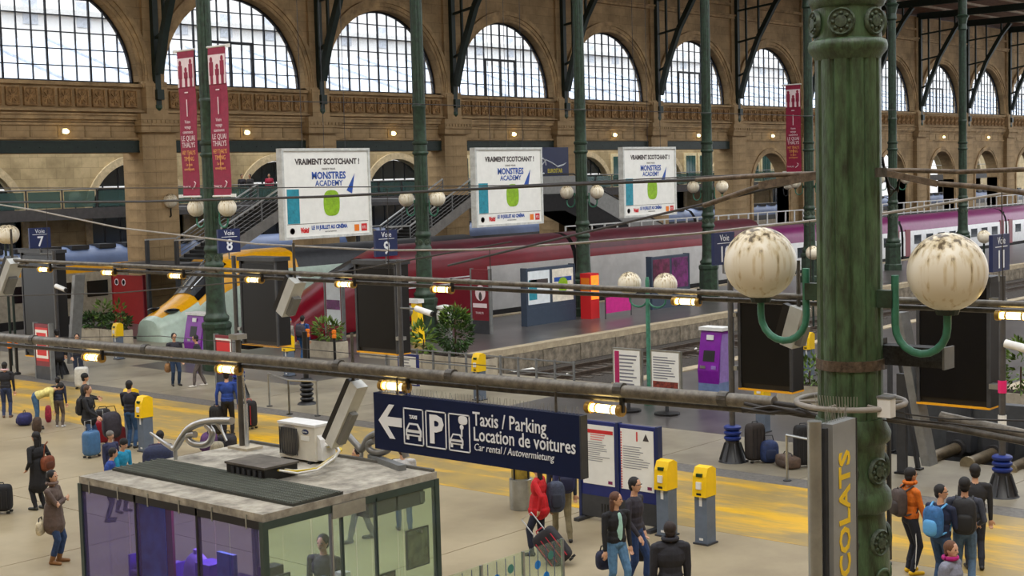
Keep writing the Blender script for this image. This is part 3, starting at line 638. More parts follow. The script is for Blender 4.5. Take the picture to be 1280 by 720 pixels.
TH = train(39.6, 47.75, 'long red train with grey lower body behind the platform', thal, [TRED, TMAR, TGRY, TUND, TPUR, TWHT], 18.5, 5, 18.5, lambda x, y, z: (3 if z < -.05 else (1 if (z > 2.9 and x < 40) else (0 if (z > 2.3 and x < 40) else (4 if z > 2.05 else (5 if x > 40 else 2))))), 6.2, .8, (2.9, 4.9, .95))
for i, (a, b) in enumerate(((4.5, 1.68), (4.5, 1.95), (4.4, 1.82))): MB().box(5.8 + i * .3, 11.5, -1.475, -1.44, b, b + .05).build('white_stripe', TWHT, TH)
text('4537', .38, SIGNW, TH, (3.1, -1.44, .95), (1, 0, 0), (0, 0, 1), bold=.01, shear=.15)
def euro(x, y, z):
    if z < -.1: return 3
    u = (z - .7) / 2.4
    if .35 < x < 6.6 and z > .95 + .3 * x: return 0
    if z > 2.7: return 2 if x > 7 else 0
    return 1
ES = train(35.9, 52.1, 'pale train with yellow nose and dark windscreen', euro, [TYEL, TMINT, DGREY, TUND, TBLK, TWHT], 20., 1, 18.5, lambda x, y, z: 3 if z < -.05 else (2 if z > 2.6 else (0 if 2.2 < z < 2.45 else 1)), 5.4, ((0, .14, .37, .47, .67, .85, 1), (.3, .37, .52, .64, .89, .97, 1)), (1.9, 3.75, .95))
for s_ in (-1, 1): MB().sph((.85, s_ * .62, 1.28), (.4, .25, .1), 12).build('headlight', TBLK, ES, 60); MB().bar((2.1, s_ * .35, 2.12), (3.5, s_ * .5, 3.3), .06, .04).build('wiper', M('chrome', (200, 204, 208), .2, .9, var=0), ES)
text('3004', .3, BLACK, ES, (5.2, -1.46, 1.0), (1, 0, 0), (0, 0, 1))
# trains on the outer tracks behind the arcade
TBLU = M('train_blue_roof', (96, 116, 156), .4, var=.15, scale=.6)
for (xs, yc, lab, n) in ((33, 65.8, 'train with blue-grey roof and yellow stripe behind the left pillar', 1), (62, 65.8, 'blue-roofed train standing behind the middle arcade', 6)):
    t = thing('train', (xs, yc, 0), lab, 'train')
    for c in range(n):
        cl = 26 if n == 1 else 17; cb = loft([(c * (cl + .4) + cl * i / 10, BASEP) for i in range(11)]); train_paint(cb, lambda x, y, z: 3 if z < -.05 else (0 if z > 2.9 else (1 if 2.3 < z else 2))); co = cb.build('coach', [TBLU, TYEL if n == 1 else DGREY, M('train_cream', (176, 168, 150), .4), TUND], t, 50)
        for j in range(10): MB().box(c * (cl + .4) + 1 + j * 1.6, c * (cl + .4) + 2 + j * 1.6, -.9, .1, 3.5, 3.72).build('roof_box', DGREY, co)
        for j in range(7): MB().box(c * (cl + .4) + 1.5 + j * 2.1, c * (cl + .4) + 2.7 + j * 2.1, -1.5, -1.43, 1.1, 1.9).build('coach_window', TBLK, co)
# ---- stairs and escalator up to the mezzanine
def stairs(x0, y0, label, z0=3.0, n=15):
    t = thing('staircase', (x0, y0, 0), label, 'staircase', group='stairs to the mezzanine'); rise, run = (5.5 - z0) / n, .34
    st = MB().box(0, run + .03, 0, 2.2, -.05, 0).mesh('step', DGREY); rs_ = MB().box(run, run + .02, 0, 2.2, 0, rise).mesh('riser', BLACK)
    for i in range(n): ob('step', st, t, (i * run, 0, z0 + (i + 1) * rise)); ob('riser', rs_, t, (i * run, 0, z0 + (i + 1) * rise))
    sl = Vector((n * run, 0, n * rise)); SM = M('steel_light', (188, 190, 190), .35, .6, var=.05)
    for y in (-.06, 2.26):
        MB().bar((0, y, z0 - .15), Vector((0, y, z0 - .15)) + sl, .1, .5).build('stringer', M('stringer', (128, 124, 118), .6), t)
        for h in (.3, .5, .7, .9): MB().bar((0, y, z0 + h), Vector((0, y, z0 + h)) + sl, .03, .03).build('rail', GREY, t)
        MB().bar((0, y, z0 + 1.12), Vector((0, y, z0 + 1.12)) + sl, .07, .07).build('handrail', SM, t); MB().bar((-1.8, y, z0 + 1.12), (0, y, z0 + 1.12), .07, .07).build('handrail', SM, t)
        for i in range(0, n + 1, 5): MB().box(i * run - .03, i * run + .03, y - .03, y + .03, z0 + i * rise, z0 + i * rise + 1.1).build('post', GREY, t)
        for x in (-1.7, 0.): MB().box(x - .08, x + .08, y - .08, y + .08, 0, z0 + (1.1 if x < 0 else 0)).build('support', DGREY, t)
    MB().box(-1.8, .1, -.1, 2.3, z0 - .25, z0).build('lower_landing', DGREY, t); MB().box(n * run, n * run + 2, -.1, 14, 5.3, 5.5).build('upper_landing', M('slab_grey'), t)
    ls = MB().box(0, .34, 2.4, 4.3, -.05, 0).mesh('step', DGREY)                # lower flight folds back behind the upper one
    MB().box(-1.8, .1, 2.3, 4.35, z0 - .25, z0).build('lower_landing', DGREY, t)
    for i in range(17): ob('step', ls, t, (i * .3, 0, z0 - (i + 1) * z0 / 17.5))
    return t
stairs(41.6, 55.4, 'dark open staircase rising beside the first billboard'); stairs(55.2, 55.4, 'dark open staircase rising behind the second green column')
t = thing('escalator', (66, 57.2, 0), 'grey panelled escalator descending behind the third billboard', 'escalator')
PAN = M('escalator_panel', (150, 150, 146), .5, .2, var=.08)
for y in (0, 2.4):
    MB().prism([(0, 5.5), (6, 5.5), (16, 1.5), (16, 2.9), (6, 6.6), (0, 6.6)], lambda a, b, d: (a, y + d, b), 0, .12).build('side_panel', PAN, t, fix=True)
    MB().prism([(0, 4.4), (5, 4.4), (16, .3), (16, 1.48), (6, 5.48), (0, 5.48)], lambda a, b, d: (a, y + d, b), .02, .1).build('truss', TUND, t, fix=True)
    MB().tube([(0, y + .06, 6.7), (6, y + .06, 6.7), (16, y + .06, 3.)], .05, 6).build('handrail', BLACK, t)
es = MB().box(0, .4, .12, 2.4, -.2, 0).mesh('step', GREY)
for i in range(24): ob('step', es, t, (6 + i * .41, 0, 5.3 - i * .165))
# ---- platform canopy with white ladder-like railing
t = thing('platform_shed', (68, 55.2, 0), 'long low grey shed topped by the white railing', 'shed')
MB().box(0, 115, .0, 1.6, 0, 2.3).build('wall', M('shed_wall', (104, 96, 86), .8, var=.15), t); MB().box(-.3, 115, -.2, 1.8, 2.3, 2.5).build('roof', DGREY, t)
t = thing('railing', (68.5, 55.2, 2.5), 'white ladder-like railing running along the shed roof', 'railing')
for z in (.12, 1.0): MB().bar((0, 0, z), (113, 0, z), .07, .08).build('rail', WHITE, t)
pm_ = MB().box(-.05, .05, -.04, .04, 0, 1.0).mesh('post', WHITE)
for j in range(86): ob('post', pm_, t, (j * 1.32, 0, 0))
# ================================================================ PLATFORM HEADS
BLUER = M('ring_blue', (20, 44, 120), .5, var=.1); SMOKE = M('smoked_glass', (12, 12, 14), .3, var=.1, scale=2, spec=.25); AMBER = M('amber_strip', (226, 160, 20), .5, var=.05)
STEEL = M('brushed_steel', (168, 170, 168), .3, .8, var=.1); PINK = M('pink_band', (222, 30, 110), .5, var=0)
def cabinet(Y0, Y1, yp, z0, z1, label, sign=None, num=None, ys=None, strut=0, pink=False):
    X = 27.85; t = thing('display_cabinet', (X, yp, 0), label, 'display', group='smoked glass cabinets')
    MB().lathe([(.07, .5), (.07, 4.45)], 12).build('post', M('post_grey', (92, 92, 94), .4, .6), t, 60)
    MB().lathe([(.34, 0), (.3, .04), (.17, .42), (.16, .5)], 16).build('foot', BLACK, t, 40)
    for i in range(8): a = i * PI / 4; MB().bar((.3 * math.cos(a), .3 * math.sin(a), .05), (.17 * math.cos(a), .17 * math.sin(a), .44), .03, .05).build('fin', DGREY, t)
    for i in range(3): MB().lathe([(.17, .5 + i * .12), (.2, .53 + i * .12), (.2, .57 + i * .12), (.16, .6 + i * .12)], 20).build('ring', BLUER, t, 50)
    if pink: MB().lathe([(.085, 1.35), (.085, 1.65)], 12).build('white_sleeve', WHITE, t); MB().lathe([(.086, 2.1), (.086, 2.35)], 12).build('pink_sleeve', PINK, t)
    a, b = Y0 - yp, Y1 - yp; s = MB(); s.box(.1, .55, a, b, z0, z1); c = s.build('case', BLACK, t)
    MB().box(.06, .1, a + .08, b - .08, z0 + .12, z1 - .1).build('glass_front', SMOKE, t)
    for (y0, y1, q0, q1) in ((a, a + .07, z0, z1), (b - .07, b, z0, z1)): MB().box(.04, .1, y0, y1, q0, q1).build('frame_side', DGREY, t)
    MB().box(.03, .56, a, b, z0 - .04, z0).build('amber_edge', AMBER, t); MB().box(-.02, .6, a - .04, b + .04, z1, z1 + .12).build('top_cover', DGREY, t)
    for z in (z0 + .4, z1 - .4): MB().box(-.02, .2, min(b, 0) - .02 if b > 0 else b, max(a, 0) if a > 0 else 0, z, z + .1).build('clamp', STEEL, t)
    if strut: MB().obox((.3, strut, 2.), (.2, 0, 0), (0, .09, 0), (0, -.32 * (1 if strut < 0 else -1), 1.6)).build('strut', GREY, t)
    g = thing('track_sign', (X - .05, ys, 4.55), 'navy Voie sign numbered ' + {'7': 'seven near the left edge', '8': 'eight beside the first green column', '9': 'nine beside the second green column', '10': 'ten behind the left large globe', '11': 'eleven behind the right large globe'}[num], 'sign', group='track number signs')
    MB().box(-.42, .42, -.04, .04, 0, .73).build('panel', NAVY, g); MB().tube([(0, 0, .05), (0, 0, -.2), (.05, yp - ys, -.2)], .025, 6).build('holder', GREY, g)
    text('Voie', .21, SIGNW, g, (0, -.044, .54), (1, 0, 0), (0, 0, 1), 'CENTER'); MB().box(-.3, .3, -.046, -.04, .48, .495).build('underline', SIGNW, g)
    text(num, .5, SIGNW, g, (0, -.044, .07), (1, 0, 0), (0, 0, 1), 'CENTER', bold=.008, sx=1. if len(num) < 2 else .9)
cabinet(46.1, 48.3, 45.95, .55, 4.35, 'tall dark cabinet under the sign for track seven', 1, '7', 46.75, -.75)
cabinet(33.76, 35.5, 35.7, 1.72, 4.3, 'smoked glass cabinet under the sign for track eight', 1, '8', 35.85)
cabinet(28.6, 30.28, 28.42, 1.8, 4.3, 'smoked glass cabinet under the sign for track nine', 1, '9', 28.85)
cabinet(16.1, 17.5, 17.65, 1.72, 3.75, 'smoked glass cabinet left of the foreground column', 1, '10', 17.8)
cabinet(11.58, 13.16, 11.31, 1.76, 4.3, 'smoked glass cabinet right of the foreground column', 1, '11', 11.35, 2.0, True)
p = G(384, 505); t = thing('post_foot', p, 'lone black ribbed post foot beside the steel barrier', 'bollard')
MB().lathe([(.3, 0), (.26, .05), (.16, .1)], 16).build('foot', BLACK, t, 40)
for i in range(5): MB().lathe([(.16, .1 + i * .14), (.21, .15 + i * .14), (.21, .18 + i * .14), (.15, .23 + i * .14)], 16).build('ring', BLACK, t, 50)
MB().lathe([(.08, .7), (.08, 2.2)], 12).build('post', BLACK, t)
# ticket punching machines
def validator(px, py, label, z=0):
    p = G(px, py, z); t = thing('ticket_validator', p, label, 'ticket machine', group='yellow and grey ticket validators')
    MB().box(-.14, .14, -.13, .13, 0, .95).build('body', M('validator_grey', (96, 108, 124), .5, var=.08), t); MB().box(-.17, .17, -.16, .16, 0, .03).build('base_plate', DGREY, t)
    h = MB(); pr = [(-.2, .88), (.16, .88), (.16, 1.36), (.05, 1.42), (-.1, 1.4), (-.17, 1.25)]; h.prism(pr, lambda a, b, d: (a, d, b), -.14, .14)
    hd = h.build('head', M('validator_yellow', (240, 196, 8), .4, var=.05), t, fix=True)
    MB().box(-.19, -.13, -.06, .06, 1.24, 1.3).build('slot', M('slot_green', (20, 60, 30), .3), hd); MB().box(-.215, -.17, -.05, .05, 1.02, 1.15).build('sticker', WHITE, hd); MB().box(-.2, -.18, -.05, .05, .91, .95).build('tray', BLACK, hd)
    MB().box(-.145, -.14, -.03, .03, .7, .88).build('sticker', WHITE, t); MB().box(-.145, -.14, -.04, .04, .08, .12).build('sticker', WHITE, t)
    return t
validator(882, 679, 'yellow and grey ticket validator, right one of the pair'); validator(834, 669, 'yellow and grey ticket validator next to the notice panel'); validator(183, 564, 'ticket validator right of the man in a navy sweater')
validator(166, 552, 'ticket validator hidden behind the man in a navy sweater'); validator(149, 449, 'ticket validator below the left planters'); validator(362, 470, 'ticket validator behind the pipe near the blue-hatted woman')
validator(600, 500, 'ticket validator behind the sign near the round bush'); validator(1011, 470, 'ticket validator left of the foreground column', 0); validator(954, 540, 'ticket validator behind the parked luggage', 0)
# purple ticket kiosks
PUR = M('kiosk_purple', (122, 20, 150), .35, var=.08); LIL = M('kiosk_lilac', (150, 120, 190), .4)
def ticket_kiosk(px, py, label, h=1.95, wd=.72):
    p = G(px, py); t = thing('ticket_kiosk', p, label, 'ticket machine', rz=0, group='purple ticket kiosks')
    pr = [(-.26, 0), (.3, 0), (.3, h), (-.1, h), (-.2, h * .78), (-.3, h * .5), (-.34, h * .4)]
    MB().prism(pr, lambda a, b, d: (a, d, b), -wd / 2, wd / 2).build('body', PUR, t, fix=True); MB().box(-.3, .31, -wd / 2 - .01, wd / 2 + .01, 0, .42).build('plinth', M('kiosk_blue', (110, 130, 170), .4), t)
    MB().obox((-.24, 0, h * .64), (.015, 0, 0), (0, .2, 0), (.045, 0, .2)).build('screen', BLACK, t); MB().obox((-.18, .0, h * .9), (.012, 0, 0), (0, .12, 0), (.01, 0, .07)).build('sticker', WHITE, t)
    MB().obox((-.335, -.2, h * .45), (.012, 0, 0), (0, .08, 0), (0, 0, .05)).build('keypad', LIL, t); MB().obox((-.335, .18, h * .45), (.012, 0, 0), (0, .09, 0), (0, 0, .04)).build('card_slot', STEEL, t)
    for s_ in (-1, 1): MB().prism([(-.28, .42), (.28, .42), (.28, h - .1), (-.08, h - .1), (-.18, h * .77)], lambda a, b, d: (a, d, b), s_ * (wd / 2), s_ * (wd / 2 + .015)).build('side_panel', LIL if s_ < 0 else PUR, t, fix=True)
    MB().box(-.16, .34, -wd / 2 - .06, wd / 2 + .06, h, h + .1).build('top', WHITE, t); return t
ticket_kiosk(893, 494, 'purple ticket kiosk left of the left large globe'); ticket_kiosk(250, 449, 'purple ticket kiosk with white top by the train nose', 1.7, 1.05)
# notice boards on feet
def lines(mb, y0, y1, z0, z1, n, x, seed=0, h=.4):
    rnd = random.Random(seed); dz = (z1 - z0) / n
    for i in range(n): mb.box(x - .002, x + .002, y1, y1 - (y1 - y0) * rnd.uniform(.55, 1), z1 - i * dz, z1 - i * dz - dz * h)
INKL = M('text_grey', (120, 122, 132), .6, var=0)
for i, (px, py, lab) in enumerate(((786, 514, 'framed notice with magenta side strip left of the green lamp post'), (834, 518, 'framed notice with red photo right of the green lamp post'))):
    t = thing('notice_board', G(px, py), lab, 'notice board', group='small framed notice boards')
    MB().box(-.05, .05, -.5, .5, .55, 1.78).build('frame', STEEL, t); MB().box(-.056, -.05, -.45, .45, .6, 1.73).build('sheet', PAPER, t); MB().box(-.03, .03, -.04, .04, .05, .56).build('stem', DGREY, t); MB().lathe([(.36, 0), (.36, .05), (.1, .08)], 16).build('foot', BLACK, t)
    pr = MB(); lines(pr, -.4, .25 if not i else .4, .95 if i else .7, 1.6, 9, -.06, i); pr.build('print', INKL, t)
    if not i: MB().box(-.06, -.056, .26, .42, .62, 1.7).build('magenta_strip', M('magenta', (170, 30, 90), .5, var=0), t)
    else: MB().box(-.06, -.056, -.42, .42, .62, .92).build('photo', M('photo_red', (120, 50, 40), .5, var=.9, scale=9), t)
# double notice panel near the pair of validators
t = thing('notice_stand', (21.6, 16.22, 0), 'large navy double notice panel beside the yellow validators', 'notice board')
MB().box(-.05, .05, -.9, .9, .1, 1.95).build('panel', M('panel_blue', (22, 36, 104), .45, var=.08), t); MB().box(-.06, .06, -.9, .9, .08, .5).build('base_panel', DGREY, t)
for y in (-.92, 0, .92): MB().box(-.07, .07, y - .03, y + .03, 0, 1.97).build('upright', NAVY, t)
for y in (-.85, .85): MB().box(-.3, .3, y - .06, y + .06, 0, .06).build('foot', DGREY, t)
for k, (a, b) in enumerate(((.08, .84), (-.84, -.08))):
    sh = MB().box(-.062, -.05, a, b, .72, 1.88).build('sheet', PAPER, t); pr = MB(); lines(pr, a + .06, b - .06, 1.1 if k else 1.15, 1.55, 10, -.065, 3 + k, .25); pr.build('print', INKL, sh)
    if k == 0: MB().box(-.066, -.06, a + .02, b - .02, 1.72, 1.79).build('red_bar', REDP, sh); q = MB(); lines(q, a + .1, b - .2, 1.56, 1.7, 3, -.065, 9, .4); q.build('red_print', M('print_pink', (220, 130, 130), .6, var=0), sh)
    else:
        MB().prism([(a + .1, 1.68), (a + .24, 1.68), (a + .17, 1.82)], lambda u, v, d: (d, u, v), -.066, -.06).build('warning_mark', INK, sh); MB().box(-.066, -.06, a + .36, a + .39, 1.66, 1.84).build('red_mark', REDP, sh); q = MB()
        for j in range(22): q.box(-.066, -.06, b - .03, b - .005, .74 + j * .05, .765 + j * .05, 0)
        q.build('striped_edge', REDP, sh)
    MB().box(-.066, -.06, a + .05, a + .15, .76, .82).build('logo', M('logo_purple', (120, 20, 80), .5, var=0), sh)
for i in range(10): MB().box(-.066, -.06, (.3 if i < 5 else -.3) + (i % 5) * .07 - .2, (.3 if i < 5 else -.3) + (i % 5) * .07 - .17, .2, .36).build('vent_slot', BLACK, t)
# red and poster totems on the platform
def totem(p, along, wd, z0, z1, mats, label, nm='poster_totem', grp=None, posters=1, thick=.12):
    """along 'X' or 'Y' ; p is the base centre"""
    t = thing(nm, p, label, 'poster stand' if nm != 'red_board' else 'sign', rz=(0 if along == 'X' else PI / 2 + PI), group=grp); fm, pm, bm_ = mats
    MB().box(-wd / 2, wd / 2, -thick / 2, thick / 2, z0, z1).build('panel', fm, t); MB().box(-wd / 2, wd / 2, -thick / 2 - .01, thick / 2 + .01, 0, z0 + .02).build('base', bm_, t)
    for s_ in (-1, 1): MB().box(s_ * wd / 2 - .04, s_ * wd / 2 + .04, -thick / 2 - .02, thick / 2 + .02, 0, z1 + .04).build('upright', fm if posters > 1 else GREY, t)
    for k in range(posters):
        a = -wd / 2 + wd * k / posters + .1; b = a + wd / posters - .2; MB().box(a, b, -thick / 2 - .012, -thick / 2, z0 + .2, z1 - .12).build('poster', pm[k], t)
        if nm == 'poster_stand':
            q = MB(); q.box(a + .12, b - .12, -thick / 2 - .016, -thick / 2 - .012, z1 - .7, z1 - .5); q.build('print', BLUE if k else INK, t)
            (MB().box(a + .05, a + .6, -thick / 2 - .016, -thick / 2 - .012, z0 + .4, z0 + 1.3) if k == 0 else MB().sph(((a + b) / 2, -thick / 2 - .014, z0 + .95), (.35, .004, .35), 16, .8)).build('printed_panel', TEALP if k == 0 else LIME, t)
    return t
SL = M('stand_slate', (52, 66, 84), .45, var=.06); DREDM = M('board_red', (120, 18, 34), .45, var=.08); LITE = M('poster_pale', (222, 230, 234), .45, var=.05); POSTR = M('poster_dark', (90, 30, 60), .4, var=1., scale=2.5); POSTP = M('poster_violet', (112, 40, 104), .4, var=.5, scale=2)
totem((49.8, 41.2, 0), 'X', 3.4, .75, 2.55, (SL, [LITE, M('poster_ivory', (232, 226, 210), .45)], SL), 'double poster stand with two lit film posters on the platform', 'poster_stand', 'platform poster stands', 2, .3)
totem((58.4, 40.6, 0), 'X', 3.2, .75, 2.55, (SL, [POSTR, POSTP], SL), 'double poster stand with a violet poster behind the small globes', 'poster_stands', 'platform poster stands', 2, .3)
t = totem((45.05, 41., 0), 'Y', 1.05, .55, 2.75, (DREDM, [DREDM], DGREY), 'tall dark red totem with white drawing on the platform', 'red_board', 'red totems')
MB().sph((.02, -.08, 1.75), (.3, .01, .34), 16).build('printed_drawing', PINKW, t); MB().sph((.02, -.085, 1.62), (.1, .01, .2), 10).build('printed_figure', INK, t); MB().box(-.42, .38, -.085, -.075, 1.12, 1.3).build('printed_strip', PINKW, t); text('THALYS', .13, PINKW, t, (-.05, -.08, .85), (1, 0, 0), (0, 0, 1), 'CENTER')
t = totem(G(57, 474), 'Y', 1., .45, 1.95, (DREDM, [REDP], DGREY), 'red totem with white page at the far left', 'red_board', 'red totems'); q = MB(); q.box(-.38, .38, -.085, -.075, .75, 1.75); q.build('page', PAPER, t); MB().box(-.3, .3, -.092, -.086, .85, 1.65).build('red_print', REDP, t)
t = totem(G(284, 486), 'Y', .95, .45, 1.75, (DREDM, [REDP], DGREY), 'red totem below the first green column', 'red_board', 'red totems'); q = MB(); lines(q, -.3, .3, .8, 1.55, 6, 0, 5, .4)
for (a, b, c, d) in ((-.4, .4, 1.6, 1.66), (.34, .4, .7, 1.6)): MB().box(a, b, -.085, -.075, c, d).build('page_border', PAPER, t)
p = G(163, 404); t = thing('red_board', (p.x, p.y, 0), 'big plain red board by the left pillar', 'sign', group='red totems'); MB().box(-.06, .06, -1.3, 1.3, .0, 2.35).build('panel', M('board_red2', (146, 26, 26), .5, var=.05), t)
for y in (-1.3, 1.3): MB().box(-.08, .08, y - .04, y + .04, 0, 2.4).build('upright', DREDM, t)
for y in (.9, .3): MB().lathe([(.17, 0), (.17, .01), (.12, .01), (.12, 0)], 10).build('printed_mark', PINKW, t, None, (-.07, y, 2.0)).rotation_euler = (0, -PI / 2, 0)
for i, (px, py, lab) in enumerate(((420, 427, 'timetable board with pale sheets in front of the red train'), (486, 425, 'second timetable board half hidden by the track nine cabinet'))):
    t = totem(G(px, py), 'Y', 1.05, .5, 2.6, (DREDM, [LITE], DREDM), lab, 'red_board', 'red timetable boards'); MB().box(-.4, .4, -.085, -.075, 1.35, 1.75).build('printed_band', POSTP, t)
t = thing('vending_machine', (52.25, 40.75, 0), 'bright orange and red vending machine behind the poster stand', 'vending machine'); MB().box(-.32, .32, -.3, .3, 0, 2.1).build('body', REDP, t); MB().box(-.28, .28, -.32, -.3, .9, 2.0).build('lit_front', M('lit_orange', (255, 120, 30), emit=.8, var=.3, scale=3), t); MB().box(-.34, -.32, -.24, .24, 1.1, 1.9).build('side_panel', ORG, t)
text('a', .7, YEL, t, (0, -.325, 1.3), (1, 0, 0), (0, 0, 1), 'CENTER')
t = thing('barrier_banner', (53.3, 39.9, 0), 'magenta banner on a low metal barrier', 'barrier'); MB().box(-.95, .95, -.02, .02, .25, .98).build('cloth', M('magenta_cloth', (196, 24, 130), .6, var=.08), t)
for x in (-1, 1): MB().tube([(x, 0, 0), (x, 0, 1.1)], .025, 6).build('post', DGREY, t)
MB().tube([(-1, 0, 1.1), (1, 0, 1.1)], .025, 6).build('rail', STEEL, t)
t = thing('help_point', G(523, 428), 'tall yellow help post with white hood by the second green column', 'help point'); MB().prism([(-.25, 0), (.2, 0), (.2, 1.7), (-.1, 1.7)], lambda a, b, d: (d, a, b), -.15, .15).build('body', M('help_yellow', (244, 200, 0), .45, var=.04), t, fix=True); MB().box(-.18, .18, -.22, .55, 1.62, 1.78).build('hood', WHITE, t); MB().sph((-.1, .3, 1.3), (.16, .2, .24), 12).build('receiver', STEEL, t)
t = thing('litter_bin', G(557, 424), 'round litter bin with a white plastic bag', 'bin'); MB().lathe([(.28, 0), (.3, .1), (.3, 1.1)], 16).build('drum', STEEL, t, 40); MB().sph((0, 0, .95), (.34, .34, .4), 14, .8).build('bag', WHITE, t, 60); MB().lathe([(.36, 1.3), (.36, 1.38), (.1, 1.44)], 16).build('lid', WHITE, t, 40)
# planters
LEAF = M('leaf', (52, 84, 28), .6, var=.5, scale=6); LEAF2 = M('leaf_light', (96, 124, 40), .6, var=.4, scale=6)
def foliage(n, c, r, size, seed, up=0.):
    rnd = random.Random(seed); mb = MB()
    for i in range(n):
        v = Vector((rnd.gauss(0, 1), rnd.gauss(0, 1), rnd.gauss(0, 1))).normalized() * rnd.uniform(.55, 1.) ** .6
        p = Vector(c) + Vector((v.x * r[0], v.y * r[1], v.z * r[2])); d = (v + Vector((rnd.uniform(-.5, .5), rnd.uniform(-.5, .5), rnd.uniform(-.2, .5) + up))).normalized(); s_ = d.cross(Vector((rnd.uniform(-1, 1), rnd.uniform(-1, 1), .5))).normalized()
        L_ = size * rnd.uniform(.6, 1.3); nn = d.cross(s_) * .15 * L_
        mb.add([p, p + d * L_ * .5 + s_ * L_ * .2 + nn, p + d * L_, p + d * L_ * .5 - s_ * L_ * .2 + nn], [(0, 1, 2, 3)])
    return mb
def planter(p, label, boxes, plants, grp='concrete planters'):
    t = thing('planter', p, label, 'planter', group=grp)
    for (y0, y1) in boxes: MB().box(-.3, .3, y0 + .02, y1 - .02, 0, .62).build('trough', CONC, t); MB().box(-.24, .24, y0 + .08, y1 - .08, .55, .64).build('soil', M('soil', (52, 40, 30), .95, var=.3), t)
    for i, (y, z, r, n, sz, m) in enumerate(plants):
        f = foliage(n, (0, y, z), r, sz, i + int(p[0] * 7)).build('foliage', m, t); f['kind'] = 'stuff'; MB().tube([(0, y, .5), (.03, y, z)], .025, 6).build('stem', M('bark', (70, 52, 36), .9), t)
    return t
p = G(131, 428); planter(p, 'pale planter with low green shrubs left of the train nose', [(-1.7, -.1), (-.1, 1.6)], [(-1., .95, (.35, .8, .3), 260, .22, LEAF), (.8, .9, (.35, .7, .3), 240, .22, LEAF), (0, 1.3, (.2, .3, .5), 60, .3, LEAF2), (-1.2, 1.3, (.2, .2, .45), 40, .3, LEAF2)])
p = G(411, 446); planter(p, 'low planter with bright shrub in front of the red train', [(-.8, .8)], [(0, 1.05, (.4, .65, .4), 260, .22, LEAF2)])
p = G(470, 446); planter(p, 'pale planter under the track nine cabinet', [(-1.5, .6)], [(-.2, .75, (.3, .8, .18), 120, .2, LEAF)])
p = G(556, 466); planter(p, 'long pale planter holding the round bush', [(-2.2, -.75), (-.75, .8), (.8, 2.4)], [(.12 - .65, 1.45, (.55, .6, .7), 700, .2, LEAF), (.12 - .65, 1.95, (.4, .45, .35), 250, .2, LEAF2), (1.0, 1.1, (.25, .4, .5), 100, .35, LEAF2)])
p = G(1012, 508); planter(p, 'planter with green shrub left of the foreground column', [(-.8, .9)], [(0, 1.0, (.4, .7, .4), 260, .22, LEAF2)])
p = G(1285, 520); planter(p, 'planter with young shrub at the right edge', [(-.8, .9)], [(.2, 1.3, (.3, .4, .8), 220, .22, LEAF2)])
# steel hand barriers
def barrier(pa, pb, pc, label):
    a, b = G(*pa), G(*pb); t = thing('steel_barrier', a, label, 'barrier', group='steel barriers'); d = b - a
    for k in range(pc):
        q = d * (k / (pc - 1)); MB().tube([q, q + Vector((0, 0, 1.0))], .03, 8).build('post', STEEL, t); MB().lathe([(.09, 0), (.09, .02)], 10, q).build('foot', DGREY, t)
    MB().tube([(0, 0, 1.0), d + Vector((0, 0, 1.0))], .03, 8).build('rail', STEEL, t)
barrier((362, 518), (397, 520), 2, 'steel hand barrier right of the lone post foot'); barrier((337, 508), (362, 518), 2, 'steel hand barrier left of the lone post foot'); barrier((984, 601), (1030, 612), 2, 'steel hand barrier beside the chocolate sign')
# barrier chain fences with orange tops
for i, px in enumerate((14, 22, 386, 419)):
    p = G(px, [470, 468, 455, 457][i]); t = thing('marker_post', p, ['black post with orange cap at the far left', 'second black post with orange cap at the far left', 'orange-capped post below the couple by the red train', 'orange-capped post under the bright shrub'][i], 'bollard', group='orange-capped posts')
    MB().lathe([(.12, 0), (.12, .06), (.05, .1), (.05, 1.)], 10).build('pole', BLACK, t)
    for z in (1., 1.16): MB().lathe([(.07, z), (.08, z + .02), (.08, z + .12), (.05, z + .14)], 10).build('cap', ORG, t)
# low fence of thin rails between apron and tracks
a, b = G(530, 455), G(900, 505); t = thing('low_fence', (34.5, 27.6, 0), 'low grey fence at the end of the littered track', 'fence')
for z in (.45, .85): MB().tube([(0, 0, z), (0, 8.4, z)], .025, 6).build('rail', GREY, t)
for k in range(12): MB().box(-.03, .03, k * .76 - .03, k * .76 + .03, 0, .9).build('post', GREY, t)
# hydraulic buffers
BRONZ = M('buffer_bronze', (122, 108, 86), .35, .7, var=.2)
lab = ['dark buffer stop with two bronze rams behind the orange-clad man', 'dark buffer stop whose ram reaches the right edge']
for i, yc in enumerate((12.7, 9.5)):
    pass
for i, (px, py) in enumerate(((1163, 573), (1210, 580), (1262, 588))):
    p = onX(px, py, 30.2); t = thing('buffer', (p.x, p.y, p.z), ['left bronze buffer ram behind the orange-clad man', 'middle bronze buffer ram behind the orange-clad man', 'right bronze buffer ram beside the pink-sleeved post'][i], 'buffer', group='bronze buffers')
    MB().lathe([(.14, 0), (.14, 1.7)], 16).build('ram', BRONZ, t, 40).rotation_euler = (0, PI / 2, 0); MB().lathe([(.17, 0), (.17, .08)], 16).build('head', M('buffer_head', (150, 138, 112), .4, .6), t, None, (-.05, 0, 0)).rotation_euler = (0, PI / 2, 0); MB().lathe([(.2, 0), (.2, .3)], 16).build('sleeve', TUND, t, None, (1.35, 0, 0)).rotation_euler = (0, PI / 2, 0)
    MB().box(1.5, 1.9, -.3, .3, -p.z, .35).build('stop_block', DGREY, t)
t = thing('buffer_wall', (32.2, 12.8, -.9), 'dark steel wall behind the bronze buffers', 'barrier'); MB().box(0, .3, -3.55, 3.55, 0, 2.0).build('plate', M('plate_dark', (66, 68, 70), .6, var=.15), t)
